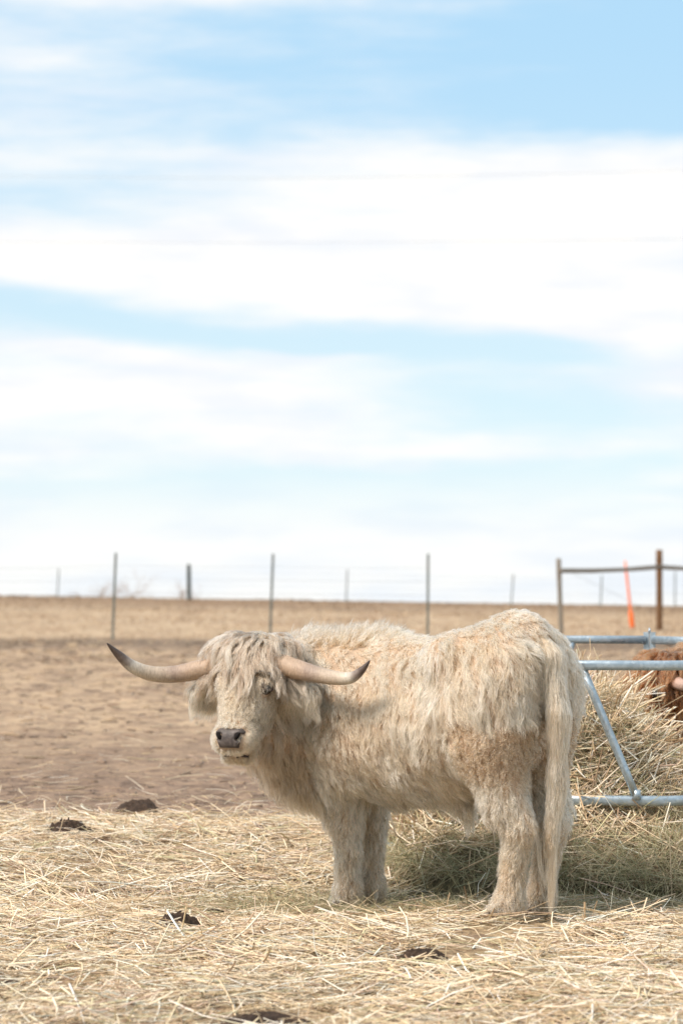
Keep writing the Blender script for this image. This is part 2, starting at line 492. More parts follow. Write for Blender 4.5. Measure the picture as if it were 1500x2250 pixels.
def skin_material(name, c1, c2):
    m, t = mat(name)
    p = t.node('ShaderNodeNewGeometry').outputs['Position']
    t.set(t.b.inputs['Base Color'], t.mix(t.ss(t.noise(p, 14, 5, .6), .35, .65), c1, c2))
    t.set(t.b.inputs['Normal'], t.bump(t.noise(p, 160, 3), .6, .004))
    return m


def horn(name, pts, radii, parent, origin, mat_, stops):
    P = np.array(pts); n = 90
    # Catmull-Rom resample
    u = np.linspace(0, len(P) - 1, n); i = np.clip(u.astype(int), 0, len(P) - 2); f = (u - i)[:, None]
    p0, p1, p2, p3 = P[np.clip(i - 1, 0, None)], P[i], P[i + 1], P[np.clip(i + 2, None, len(P) - 1)]
    C = .5 * (2 * p1 + (p2 - p0) * f + (2 * p0 - 5 * p1 + 4 * p2 - p3) * f ** 2 + (3 * p1 - p0 - 3 * p2 + p3) * f ** 3)
    rad = np.interp(u, np.arange(len(P)), radii)
    rad = rad * (1 + .02 * np.sin(np.linspace(0, 1, n) ** .8 * 75) * np.linspace(1, 0, n) ** 1.5 + .012 * np.random.default_rng(3).normal(size=n) * np.linspace(1, 0, n))
    V, Q = tube(C, rad, 20)
    s = np.concatenate([np.repeat(np.linspace(0, 1, n), 20), [0, 1]])
    ks = [k for k, _ in stops]; cs = np.array([c for _, c in stops])
    s = s + .025 * NA(V[:, 0] * 60, V[:, 1] * 60, V[:, 2] * 60)
    col = np.stack([np.interp(s, ks, cs[:, q]) for q in range(3)], 1)
    return link(name, mesh_np(name, V - origin, Q, True, col), mat_, parent)


M_horn, t = mat('horn'); t.b.inputs['Roughness'].default_value = .42; t.b.inputs['Specular IOR Level'].default_value = .4
hv = t.node('ShaderNodeVertexColor', layer_name='Col'); p = t.node('ShaderNodeNewGeometry').outputs['Position']
st = t.noise(t.mapping(p, (220, 45, 45)), 1, 6, .7)
t.set(t.b.inputs['Base Color'], t.mix(t.ss(st, .35, .75, 0, .55), hv.outputs[0], t.mix(.75, hv.outputs[0], (.10, .055, .045), 'MULTIPLY')))
t.set(t.b.inputs['Normal'], t.bump(t.noise(p, 130, 5, .75), .7, .004))
M_hoof, t = mat('hoof'); p = t.node('ShaderNodeNewGeometry').outputs['Position']
t.set(t.b.inputs['Base Color'], t.mix(t.noise(p, 60, 4), (.035, .026, .02), (.10, .075, .055))); t.b.inputs['Roughness'].default_value = .6
M_eye, t = mat('eye'); t.b.inputs['Base Color'].default_value = (.012, .008, .006, 1); t.b.inputs['Roughness'].default_value = .08
t.b.inputs['Specular IOR Level'].default_value = .5
M_lid, t = mat('eyelid'); t.b.inputs['Base Color'].default_value = (.05, .035, .03, 1); t.b.inputs['Roughness'].default_value = .6
M_dark, t = mat('nostril_dark'); t.b.inputs['Base Color'].default_value = (.012, .009, .008, 1)  # near-black plug colour stands in for the shade inside the nostril hole
M_nose, t = mat('nose_skin'); p = t.node('ShaderNodeNewGeometry').outputs['Position']
vor = t.node('ShaderNodeTexVoronoi'); t.set(vor.inputs['Vector'], p); vor.inputs['Scale'].default_value = 190
t.set(t.b.inputs['Base Color'], t.mix(t.ss(t.noise(p, 45, 4), .3, .7), (.050, .041, .037), (.11, .090, .081)))
t.set(t.b.inputs['Normal'], t.bump(vor.outputs['Distance'], .5, .002)); t.b.inputs['Roughness'].default_value = .42


def make_highland(spec):
    r = np.random.default_rng(spec['seed'])
    O = np.array(spec['origin'], float); fw = nrm(np.array(spec['fwd'] + (0,), float)); lf = np.array([-fw[1], fw[0], 0.])
    UP = np.array([0, 0, 1.]); LB = np.stack([fw, lf, UP])
    gz = spec.get('feet_z', (0., 0.))
    def L(x, y, z): return O + fw * x + lf * y + UP * z
    root = empty(spec['name'], O, spec['label'], 'cow')
    P0 = np.array(spec['poll'], float); g = nrm(np.array(spec['face'] + (0,), float)); tl = R(spec['tilt'])
    N = math.cos(tl) * -UP + math.sin(tl) * g; A = math.cos(tl) * g + math.sin(tl) * UP; S = np.array([-g[1], g[0], 0.])
    if spec.get('roll'):
        cr, sr_ = math.cos(R(spec['roll'])), math.sin(R(spec['roll'])); S, A, N = S, A, N
        U_ = -N; S, U_ = S * cr + U_ * sr_, U_ * cr - S * sr_; N = -U_
    HB = np.stack([N, A, S])
    def H(n, a, s): return P0 + N * n + A * a + S * s
    f = Field3(spec['lo'], spec['hi'], spec['res'])
    # trunk
    f.ell(L(.46, 0, .765), LB, (.56, .295, .295), .06, 'torso')
    f.ell(L(.70, 0, .765), LB, (.38, .28, .335), .10, 'torso')
    f.ell(L(.10, 0, .92), LB, (.24, .275, .28), .10, 'torso')
    f.ell(L(.44, 0, .985), LB, (.50, .16, .115), .10, 'torso')
    for s in (-1, 1):
        f.ell(L(.23, s * .17, 1.06), LB, (.13, .09, .09), .10, 'torso')
        f.ell(L(.0, s * .12, 1.07), LB, (.11, .09, .10), .09, 'torso')
        f.ell(L(-.01, s * .16, .90), LB, (.11, .115, .18), .08, 'torso')
        f.ell(L(.87, s * .17, .78), LB, (.19, .13, .30), .10, 'torso')
        # hind leg
        y = .13 if s > 0 else .095
        f.ell(L(.075, s * .165, .80), LB, (.175, .115, .25), .08, 'thigh')
        f.cap(L(.05, s * .155, .70), L(-.01, s * .14, .46), .145, .082, .06, 'thigh')
        f.cap(L(-.01, s * .14, .46), L(-.075, s * y, .37), .070, .056, .04, 'hind')
        f.cap(L(-.075, s * y, .36), L(-.02, s * y, .11 + gz[0]), .046, .040, .035, 'hind')
        f.cap(L(-.02, s * y, .11 + gz[0]), L(.015, s * y, .06 + gz[0]), .050, .054, .03, 'hind')
        # fore leg
        yf = .075
        f.cap(L(.90, s * .13, .66), L(.90, s * .095, .42), .115, .070, .06, 'fore')
        f.cap(L(.905, s * .095, .40), L(.905, s * .09, .32), .062, .058, .03, 'fore')
        f.cap(L(.90, s * .09, .32), L(.90, s * yf, .13 + gz[1]), .047, .038, .03, 'fore')
        f.cap(L(.90, s * yf, .13 + gz[1]), L(.92, s * yf, .06 + gz[1]), .052, .056, .03, 'fore')
    f.ell(L(.03, 0, 1.165), LB, (.13, .085, .08), .08, 'torso')
    f.ell(L(.84, 0, .965), LB, (.20, .13, .11), .10, 'crest')
    # neck
    for a, b, ra, rb, tg in spec['neck'](L, H):
        f.cap(a, b, ra, rb, .09, tg)
    # sheath tuft core, tail
    f.cap(L(.36, 0, .52), L(.30, 0, .40), .05, .02, .04, 'sheath')
    T = [L(*q) for q in spec['tail']]; tr = [.048, .038, .028, .022, .014]
    for a, b, ra, rb in zip(T[:-1], T[1:], tr[:-1], tr[1:]):
        f.cap(a, b, ra, rb, .03, 'tail')
    # head
    f.cap(H(.01, -.06, 0), H(.20, -.05, 0), .125, .100, .05, 'head')
    f.cap(H(.0, -.02, -.085), H(.0, -.02, .085), .075, .075, .05, 'head')
    f.cap(H(.19, -.045, 0), H(.37, -.035, 0), .097, .066, .05, 'head')
    f.cap(H(.405, -.03, -.027), H(.405, -.03, .027), .062, .062, .035, 'muzzle')
    f.cap(H(.15, -.125, 0), H(.38, -.092, 0), .078, .045, .05, 'head')
    f.cap(H(.425, -.088, -.022), H(.425, -.088, .022), .042, .042, .02, 'muzzle')
    for s in (-1, 1):
        f.ell(H(.155, .02, s * .085), HB, (.05, .035, .034), .04, 'head')
        f.cap(H(.05, -.085, s * .10), H(.09, -.09, s * .19), .03, .034, .03, 'ear')
        f.cap(H(.09, -.09, s * .19), H(.135, -.08, s * .285), .034, .014, .03, 'ear')
        f.ell(H(.185, .030, s * .112), HB, (.022, .022, .02), .012, 'head', sub=True)
    # mouth slit
    f.ell(H(.450, -.052, 0), HB, (.075, .010, .078), .012, 'muzzle', sub=True)
    V, Q = f.mesh()
    body = link('body', mesh_np('body', V - O, Q), spec['skin'], root)
    # nose pad
    nf = Field3(H(.41, 0, 0) - .13, H(.41, 0, 0) + .13, .0045)
    mz_ = np.array([H(.405, -.03, -.030), H(.405, -.03, .030)]); pc = H(.428, .018, 0)
    def pad(x, y, z):
        ba = mz_[1] - mz_[0]; q = (x - mz_[0][0], y - mz_[0][1], z - mz_[0][2])
        tt = np.clip((q[0] * ba[0] + q[1] * ba[1] + q[2] * ba[2]) / (ba @ ba), 0, 1)
        dm = np.sqrt(sum((q[k] - tt * ba[k]) ** 2 for k in range(3))) - .0745
        e = (x - pc[0], y - pc[1], z - pc[2])
        ss_ = e[0] * S[0] + e[1] * S[1] + e[2] * S[2]; vz = e[2] + 0 * x; fr = e[0] * g[0] + e[1] * g[1]
        hw = .058 + .35 * np.clip(vz, -.05, .05)
        d2 = np.maximum(np.abs(ss_) - hw, np.abs(vz) - .042); d2 = np.maximum(d2, -fr - .05)
        d2 = np.maximum(d2, (np.abs(ss_) + np.abs(vz) * 1.1) * .7 - .068)
        k = .012; hh = np.clip(.5 - .5 * (d2 - dm) / k, 0, 1)
        return d2 * (1 - hh) + dm * hh + k * hh * (1 - hh)
    nf.add((pad, pc - .12, pc + .12), .001)
    for s in (-1, 1):
        nf.ell(pc + UP * .004 + S * s * .040 + g * .045, np.stack([UP, g, S]), (.016, .06, .010), .008, sub=True)
        nf.ell(pc + UP * .014 + S * s * .048 + g * .035, np.stack([UP, g, S]), (.009, .06, .015), .008, sub=True)
    ms = np.array([H(.405 + .066 * math.cos(q * .95), -.054 - .052 * q * q, .080 * math.sin(q * .95)) for q in np.linspace(-1, 1, 11)])
    for _ in range(3): ms = ms - f.grad(ms) * (f.sample(ms) - .001)[:, None]
    mv, mq = tube(ms, np.interp(np.linspace(-1, 1, 11), [-1, 0, 1], [.004, .0085, .004]), 8)
    link('mouth', mesh_np('mouth', mv - O, mq), M_lid, root)
    for s in (-1, 1):
        c_ = pc + UP * .010 + S * s * .043 + g * .016
        a_ = np.linspace(0, np.pi, 9); b_ = np.linspace(0, 2 * np.pi, 14, endpoint=False)
        nv_ = np.array([(UP + S * s * .45) * math.cos(p_) * .016 + g * math.sin(p_) * math.cos(q_) * .016 + S * math.sin(p_) * math.sin(q_) * .0095 for p_ in a_ for q_ in b_])
        nq_ = np.array([(i_ * 14 + j, i_ * 14 + (j + 1) % 14, (i_ + 1) * 14 + (j + 1) % 14, (i_ + 1) * 14 + j) for i_ in range(8) for j in range(14)])
        link('nostril', mesh_np('nostril', nv_ + c_ - O, nq_), M_dark, root)
    nv, nq = nf.mesh()
    link('nose', mesh_np('nose', nv - O, nq), M_nose, root)
    for s in (-1, 1):
        n_ = 14; c = H(.178, .020, s * .102)
        uu_ = np.linspace(0, np.pi, n_); ww = np.linspace(0, 2 * np.pi, 2 * n_, endpoint=False)
        sv = np.array([[math.sin(a) * math.cos(b), math.sin(a) * math.sin(b), math.cos(a)] for a in uu_ for b in ww]) * .029
        sq = np.array([(a * 2 * n_ + b, a * 2 * n_ + (b + 1) % (2 * n_), (a + 1) * 2 * n_ + (b + 1) % (2 * n_), (a + 1) * 2 * n_ + b) for a in range(n_ - 1) for b in range(2 * n_)])
        eye = link('eye', mesh_np('eye', sv + c - O, sq), M_eye, root)
        dd = nrm(S * s * .8 + A * .6); e1 = nrm(np.cross(dd, N)); e2 = np.cross(dd, e1)
        a_ = np.linspace(0, 2 * np.pi, 20)
        ring = np.array([c + dd * .021 + e1 * math.cos(q) * .025 + e2 * math.sin(q) * .016 for q in a_])
        lv, lq = tube(ring, .0052, 6, caps=False)
        link('eyelid', mesh_np('eyelid', lv - O, lq), M_lid, eye)
    # hooves: two claws each
    for s in (-1, 1):
        for (hx, hy, z0) in ((.03, s * (.13 if s > 0 else .095), gz[0]), (.935, s * .075, gz[1])):
            hf = Field3(L(hx, hy, z0) - .16, L(hx, hy, z0) + .16, .008)
            for q in (-1, 1):
                hf.cap(L(hx - .02, hy + q * .03, z0 + .055), L(hx + .05, hy + q * .03, z0 + .03), .044, .031, .006)
            hf.ell(L(hx, hy, z0 - .16), np.eye(3), (.3, .3, .158), .004, sub=True)
            v_, q_ = hf.mesh()
            link('hoof', mesh_np('hoof', v_ - O, q_), M_hoof, root)
    for pts, rad in spec['horns'](H):
        horn('horn', pts, rad, root, O, M_horn, spec['horn_col'])

    # ---------------- coat
    tri = np.concatenate([Q[:, [0, 1, 2]], Q[:, [0, 2, 3]]])
    tv = V[tri]; ar = np.linalg.norm(np.cross(tv[:, 1] - tv[:, 0], tv[:, 2] - tv[:, 0]), axis=1) / 2
    tg, names = f.tags(tv.mean(1)); isx = {n: tg == k for k, n in enumerate(names)}
    dens = np.ones(len(tri))
    for n, dd in (('head', 4.0), ('muzzle', 9.0), ('ear', 5.0), ('thigh', 1.5), ('hind', 2.2), ('fore', 1.9), ('tail', 3.0), ('crest', 1.4), ('sheath', 1.6)):
        if n in isx: dens[isx[n]] = dd
    wgt = ar * dens; wgt /= wgt.sum()
    NG = spec['guides']; ti = r.choice(len(tri), NG, p=wgt)
    b1, b2 = r.random(NG), r.random(NG); sw = b1 + b2 > 1; b1[sw], b2[sw] = 1 - b1[sw], 1 - b2[sw]
    P = tv[ti, 0] + (tv[ti, 1] - tv[ti, 0]) * b1[:, None] + (tv[ti, 2] - tv[ti, 0]) * b2[:, None]
    nn = f.grad(P); tgp = tg[ti]; is_ = {n: tgp == k for k, n in enumerate(names)}
    loc = (P - O) @ LB.T; hl = (P - P0) @ HB.T
    noz = lambda k, sd_=0: NA(P[:, 0] * k + sd_, P[:, 1] * k, P[:, 2] * k, 2)
    ln = .086 + .034 * noz(5) + .025 * noz(14, 5); lift = r.uniform(.3, .6, NG); grav = np.full(NG, .38)
    curl = r.uniform(.15, .6, NG); freq = np.full(NG, 1.1); clump = r.uniform(.6, .97, NG); swirl = r.uniform(.35, .85, NG)
    clr = np.full(NG, .6)
    flow = -UP * 1.0 - fw * .55 + 0 * P
    # flanks: hair sweeps down and back, belly hangs
    low = sstep(-loc[:, 2], -.62, -.45)
    ln += .012 * low * is_['torso']
    # spine ridge stands up at the withers
    ridge = sstep(nn[:, 2], .80, .96) * sstep(loc[:, 2], .96, 1.03) * sstep(loc[:, 0], .58, .85) * (1 - sstep(loc[:, 0], 1.12, 1.25)) * (is_['torso'] | is_['crest'] | is_['neck'])
    lift += ridge * 3.5; grav -= ridge * 1.0; swirl -= ridge * .1; ln += ridge * -.005; flow += UP * (ridge * 2.0)[:, None]; clump += ridge * .1
    top = sstep(nn[:, 2], .45, .9) * is_['torso'] * (1 - ridge)
    ln -= .03 * top; swirl += .2 * top; curl += .12 * top
    m = is_['thigh'] | (is_['torso'] & (loc[:, 0] < .3))
    up_ = sstep(loc[:, 2] + .07 * noz(7, 2) + .05 * noz(17, 4), .79, .87)
    if spec.get('curly'):
        cu = m * (1 - up_) * sstep(loc[:, 2], .50, .60) * (1 - sstep(loc[:, 0] + .05 * noz(8, 6), .13, .25))
        ln = ln * (1 - cu) + cu * (.048 + .012 * noz(9)); curl += cu * .9; freq += cu * 1.5; clump += cu * .18; swirl += cu * .9; lift -= cu * .1
    ln = np.where(m & (loc[:, 2] > .85), ln + .03, ln)
    by = np.exp(-(loc[:, 1] / .09) ** 2) * (1 - sstep(loc[:, 0], -.05, .05)) * is_['torso']; ln = ln * (1 - .72 * by); lift = lift * (1 - .5 * by)
    for n in ('hind', 'fore'):
        q = is_[n]; ln = np.where(q, .078 + .025 * noz(9), ln); flow = np.where(q[:, None], -UP + 0 * P, flow)
        curl = np.where(q, .32, curl); freq = np.where(q, 1.1, freq); swirl = np.where(q, .42, swirl); lift = np.where(q, .36, lift)
        clump = np.where(q, .97, clump)
        low_ = q & (loc[:, 2] < .15 + (gz[0] if n == 'hind' else gz[1])); ln = np.where(low_, .085, ln); lift = np.where(low_, .5, lift)
        vlow = q & (loc[:, 2] < .075 + (gz[0] if n == 'hind' else gz[1])); ln = np.where(vlow, .05, ln)
    q = is_['neck'] & (ridge < .3); flow = np.where(q[:, None], -UP * 1.0 - fw * .15 - g * .0 - lf * .35 + 0 * P, flow); ln = np.where(q, .10 + .03 * noz(6), ln)
    q = is_['dewlap']; flow = np.where(q[:, None], -UP - fw * .25 + 0 * P, flow); ln = np.where(q, .125 + .03 * noz(6), ln); curl = np.where(q, .3, curl); grav = np.where(q, .8, grav)
    q = is_['crest'] & (ridge < .3); ln = np.where(q, .07, ln); curl = np.where(q, .5, curl); swirl = np.where(q, .8, swirl)
    q = is_['sheath']; ln = np.where(q, .10, ln); flow = np.where(q[:, None], -UP + 0 * P, flow); grav = np.where(q, 1., grav); clump = np.where(q, .9, clump)
    q = is_['tail']; ln = np.where(q, .15 + .04 * noz(5), ln); flow = np.where(q[:, None], -UP + 0 * P, flow); lift = np.where(q, .06, lift); grav = np.where(q, 1.2, grav); curl = np.where(q, .12, curl); swirl = np.where(q, .1, swirl); clump = np.where(q, .8, clump)
    # head: short on the face, combed to the muzzle and outwards
    q = is_['head']; hf_ = N[None] * 1.0 + S[None] * (hl[:, 2:3] / .12) * .55
    flow = np.where(q[:, None], hf_, flow)
    ln = np.where(q, .048 + .02 * sstep(-hl[:, 1], .02, .12) - .030 * sstep(hl[:, 0], .25, .34) * sstep(hl[:, 1], -.08, -.03), ln)
    lift = np.where(q, .22, lift); curl = np.where(q, .08, curl); swirl = np.where(q, .14, swirl); grav = np.where(q, .25, grav); clump = np.where(q, .75, clump)
    q = is_['muzzle']; flow = np.where(q[:, None], -A[None] * .3 + N[None] * .6 + S[None] * (hl[:, 2:3] / .07), flow)
    ln = np.where(q, .016, ln); lift = np.where(q, .35, lift); curl = np.where(q, .1, curl); swirl = np.where(q, .15, swirl); grav = np.where(q, .1, grav); clump = np.where(q, .2, clump); clr = np.where(q, .3, clr)
    chin = q & (hl[:, 1] < -.085); ln = np.where(chin, .03, ln); grav = np.where(chin, .6, grav)
    q = is_['ear']; ln = np.where(q, .12 + .03 * noz(12), ln); flow = np.where(q[:, None], -UP * 1.2 + S[None] * np.sign(hl[:, 2:3]) * .25, flow); grav = np.where(q, 1.0, grav); lift = np.where(q, .25, lift); clump = np.where(q, .8, clump); curl = np.where(q, .25, curl)
    keep = np.ones(NG, bool)
    # keep the nose pad, eyes and mouth clear
    nd = nf.sample(P); inb = np.all(np.abs(P - H(.41, 0, 0)) < .125, axis=1); nd = np.where(nd > .4, 1., nd)
    keep &= ~(inb & (nd < .006))
    for s in (-1, 1):
        keep &= np.linalg.norm(P - H(.178, .018, s * .104), axis=1) > .034
    keep &= ~(is_['muzzle'] & (np.abs(hl[:, 1] + .055) < .020) & (hl[:, 0] > .40))
    keep &= ~((is_['hind'] & (P[:, 2] < .062 + gz[0])) | (is_['fore'] & (P[:, 2] < .062 + gz[1])))
    P, nn, flow = P[keep], nn[keep], flow[keep]
    (ln, lift, grav, curl, freq, clump, swirl, clr, tgp) = [v[keep] for v in (ln, lift, grav, curl, freq, clump, swirl, clr, tgp)]
    loc, hl = loc[keep], hl[keep]; is_ = {n: tgp == k for k, n in enumerate(names)}
    ln = ln * r.uniform(.75, 1.2, len(ln)) * spec.get('len', 1)
    K = 9
    D0 = nn * lift[:, None] + nrm(flow - nn * (flow * nn).sum(1, keepdims=True))
    G = grow(f, P, D0, flow, ln, lift, grav, curl, freq, K, r, swirl=swirl, clear=.010)
    G = P[:, None] + (G - P[:, None])
    sp = np.where(is_['head'], .012, np.where(is_['muzzle'], .009, np.where(is_['ear'], .012, np.where(is_['tail'], .014, np.where(is_['hind'] | is_['fore'], .015, .017)))))
    kids = spec['kids']
    W = clumped(f, G, nn, kids, sp, clump, r, (.6, 1.1), wig=.005)
    # colours: real coat colours, tan undercoat, pale tips
    c_tip, c_mid, c_root, c_grey = [np.array(c) for c in spec['coat']]
    nz = lambda k, sd_: NB(P[:, 0] * k + sd_, P[:, 1] * k, P[:, 2] * k, 2)
    a = np.clip(.5 + .8 * nz(4, 0) + .6 * nz(13, 3), 0, 1)[:, None]
    base = c_tip * (1 - a * .8) + c_mid * a * .8
    gm_ = np.zeros(len(P))
    gm_ += is_['head'] * sstep(-hl[:, 0], -.30, -.05) * .65 + is_['ear'] * .0 + is_['crest'] * .55 + is_['dewlap'] * np.clip(.25 + .6 * nz(3, 9), 0, .8) + is_['neck'] * sstep(loc[:, 2], .95, 1.1) * .45
    if spec.get('curly'):
        dk = is_['thigh'] * sstep(loc[:, 2], .5, .62) * (1 - sstep(loc[:, 2] + .05 * nz(8, 2), .78, .86)) * (1 - sstep(loc[:, 0], .13, .25)) * .8
        base = base * (1 - dk[:, None]) + c_mid * .7 * dk[:, None]
    lg = (is_['hind'] | is_['tail']) * (1 - sstep(loc[:, 2], .15, .55)) * .4
    base = base * (1 - lg[:, None]) + c_mid * lg[:, None]
    base = base * (1 - gm_[:, None]) + c_grey * gm_[:, None]
    dw = is_['dewlap'] * np.clip(.75 + .5 * nz(5, 9), 0, 1) * sstep(loc[:, 2], .40, .5) * .75
    base = base * (1 - dw[:, None]) + c_grey * .36 * dw[:, None]
    lv_ = r.uniform(.62, 1.2, (len(base), 1)); lv_ = np.where((is_['hind'] | is_['fore'])[:, None], lv_ ** 1.6 * 1.05, lv_)
    base = np.repeat(base * lv_, kids, 0) * r.uniform(.8, 1.12, (len(W), 1))
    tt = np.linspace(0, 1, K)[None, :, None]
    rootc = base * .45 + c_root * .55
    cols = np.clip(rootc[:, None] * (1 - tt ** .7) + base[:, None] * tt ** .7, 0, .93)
    tk = spec.get('thick', 1)
    radp = np.array([1, 1, .98, .95, .9, .82, .7, .5, .22]) * .00105 * tk
    tg_k = np.repeat(tgp, kids); mz = tg_k == names.index('muzzle')
    rr = np.where(mz[:, None], radp[None] * .6, radp[None])
    groups = (('coat', ~np.isin(tg_k, [names.index(n) for n in ('tail', 'ear')])), ('tail_hair', tg_k == names.index('tail')), ('ear_fringe', tg_k == names.index('ear')))
    for nme, mk in groups:
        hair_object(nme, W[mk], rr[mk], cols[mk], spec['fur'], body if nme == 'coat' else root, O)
    # ---------------- forelock
    NF = spec['lock']; fp = []
    cand = V[(((V - P0) @ HB.T)[:, 0] < .085)]; ch = (cand - P0) @ HB.T
    cand = cand[(ch[:, 1] > -.10) & (np.abs(ch[:, 2]) < .17) & (ch[:, 0] > -.20) & (f.sample(cand) < .02)]
    P = cand[r.integers(0, len(cand), NF)] + r.normal(size=(NF, 3)) * .004
    nn = f.grad(P); hl = (P - P0) @ HB.T
    crown = H(-.10, .02, .01)
    flow = nrm(P - crown) * .9 + A * .5 + S * (hl[:, 2:3] / .12) * .5 - UP * .3
    ln = r.uniform(.11, .25, NF) * spec.get('len', 1) * (1 - .25 * np.clip(np.abs(hl[:, 2]) / .12, 0, 1))
    lift = r.uniform(.35, .9, NF)
    G = grow(f, P, nn * .8 + nrm(flow) * .7, flow, ln, lift, r.uniform(.7, 1.3, NF), r.uniform(.12, .5, NF), r.uniform(.7, 1.6, NF), 12, r, swirl=np.full(NF, .85), clear=.034)
    W = clumped(f, G, nn, spec['lock_kids'], np.full(NF, .012), r.uniform(.55, .93, NF), r, (.75, 1.05), .006, 1.0)
    kp = np.ones(len(W), bool)
    for s in (-1, 1):
        e = H(.178, .03, s * .11); dv_ = (W - e) @ HB.T
        kp &= ~((dv_[..., 0] > -.032) & (dv_[..., 0] < .06) & (np.abs(dv_[..., 2]) < .034)).any(1)
    kid = np.arange(len(W))[kp]; W = W[kp]
    M_ = len(W); c_l = np.array(spec['lock_col'])
    gi = np.repeat(r.random(NF) ** .65, spec['lock_kids'])[kid][:, None]
    base = (c_l[0] * (1 - gi) + c_l[1] * gi) * r.uniform(.85, 1.1, (M_, 1))
    tt = np.linspace(0, 1, 12)[None, :, None]
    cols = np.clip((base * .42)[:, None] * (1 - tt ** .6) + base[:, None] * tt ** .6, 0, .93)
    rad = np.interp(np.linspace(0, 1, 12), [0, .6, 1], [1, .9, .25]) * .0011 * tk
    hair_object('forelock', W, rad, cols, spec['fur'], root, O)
    # ---------------- tail switch
    NT_ = spec['switch']; tlp = np.array(T); u = r.random(NT_) ** .75 * (len(T) - 1.25) + .25
    i_ = np.clip(u.astype(int), 0, len(T) - 2); P = tlp[i_] + (tlp[i_ + 1] - tlp[i_]) * (u - i_)[:, None] + r.normal(size=(NT_, 3)) * .014
    ln = r.uniform(.24, .44, NT_); z = P[:, 2]; ln = np.clip(ln, .1, np.clip(z - r.uniform(-.01, 1., NT_) ** 2 * .42, .1, None))
    K = 12; tt = np.linspace(0, 1, K)
    wv_ = np.stack([np.sin(tt[None] * r.uniform(3, 9, (NT_, 1)) + r.random((NT_, 1)) * 6.28) - np.sin(r.random((NT_, 1)) * 0 + 0) for _ in range(2)], -1) * .007
    G = P[:, None] + np.stack([wv_[..., 0] * tt, wv_[..., 1] * tt, -tt[None] * ln[:, None]], -1)
    ctr = np.interp(G[..., 2], tlp[::-1, 2], tlp[::-1, 0]), np.interp(G[..., 2], tlp[::-1, 2], tlp[::-1, 1])
    pull = .75 * tt[None]
    G[..., 0] += (ctr[0] - G[..., 0]) * pull * .85; G[..., 1] += (ctr[1] - G[..., 1]) * pull * .85
    W = clumped(f, G, np.tile(nrm(-fw), (NT_, 1)), spec['lock_kids'], np.full(NT_, .011), r.uniform(.6, .95, NT_), r, (.75, 1.05), .005, .8)
    a = r.random((len(W), 1)); base = (c_tip * 1.08 * (1 - a * .4) + c_mid * a * .4)
    lw = 1 - sstep(W[:, :, 2], .15, .5); cols = base[:, None] * (1 - lw[..., None] * .5) + c_root * lw[..., None] * .5
    rad = np.interp(tt, [0, .6, 1], [.9, .9, .3]) * .00085 * tk
    hair_object('tail_switch', W, rad, np.clip(cols, 0, .93), spec['fur'], root, O)
    return root, f


M_fur = fur_material('cream_fur')
M_skin = skin_material('cream_hide', (.36, .26, .18), (.46, .345, .25))
M_rfur = fur_material('rust_fur')
M_rskin = skin_material('rust_hide', (.16, .06, .025), (.24, .10, .04))

BX = (.761, 10.16, 0.)
P0 = px(560, 1440, 10.50)

def bull_neck(L, H):
    return [
        (L(.86, 0, .84), L(1.06, .12, .88), .24, .215, 'neck'),
        (L(1.06, .12, .88), H(.06, -.16, 0), .205, .135, 'neck'),
        (L(.98, .02, .62), L(1.10, .14, .66), .20, .16, 'dewlap'),
        (L(1.10, .14, .66), H(.26, -.22, .0), .155, .07, 'dewlap'),
        (L(.97, .03, .50), L(1.10, .14, .53), .13, .12, 'dewlap'),
        (L(1.14, .20, .60), L(1.16, .30, .68), .11, .09, 'dewlap'),
    ]

def bull_horns(H):
    k = 10.5 / F / 2
    a = [px(520, 1455, 10.54), px(440, 1471, 10.57), px(385, 1481, 10.58), px(335, 1480, 10.56), px(292, 1464, 10.52), px(260, 1437, 10.48), px(236, 1413, 10.45)]
    b = [px(590, 1450, 10.44), px(645, 1468, 10.38), px(690, 1480, 10.32), px(735, 1489, 10.26), px(770, 1489, 10.22), px(795, 1472, 10.19), px(812, 1451, 10.17)]
    return [(a, np.array([48, 44, 38, 34, 28, 18, 2]) * k), (b, np.array([48, 44, 37, 31, 25, 16, 2]) * k)]

HORN_COL = [(0, (.44, .32, .22)), (.22, (.43, .31, .22)), (.34, (.33, .245, .19)), (.42, (.44, .345, .26)), (.55, (.54, .44, .335)), (.66, (.62, .55, .45)), (.70, (.50, .45, .38)), (.74, (.27, .215, .18)), (.82, (.12, .085, .07)), (1, (.05, .033, .028))]

bull, bull_f = make_highland(dict(
    seed=5, name='highland_bull', origin=BX, fwd=(-.757, .653), feet_z=(-.058, -.112),
    label='cream shaggy highland bull with long curved horns, head turned back to the viewer',
    poll=P0, face=(-.375, -.927), tilt=35, neck=bull_neck, horns=bull_horns, horn_col=HORN_COL,
    tail=[(-.02, 0, 1.17), (-.155, .02, 1.06), (-.215, .045, .84), (-.205, .045, .58), (-.17, .04, .30)],
    lo=(-.95, 9.55, -.12), hi=(1.35, 11.45, 1.38), res=.0095, skin=M_skin, fur=M_fur, guides=21000, kids=11, curly=True,
    coat=[(.83, .605, .415), (.54, .34, .20), (.31, .18, .095), (.40, .285, .195)], lock=620, lock_kids=30, switch=190,
    lock_col=[(.66, .48, .335), (.22, .148, .098)]))


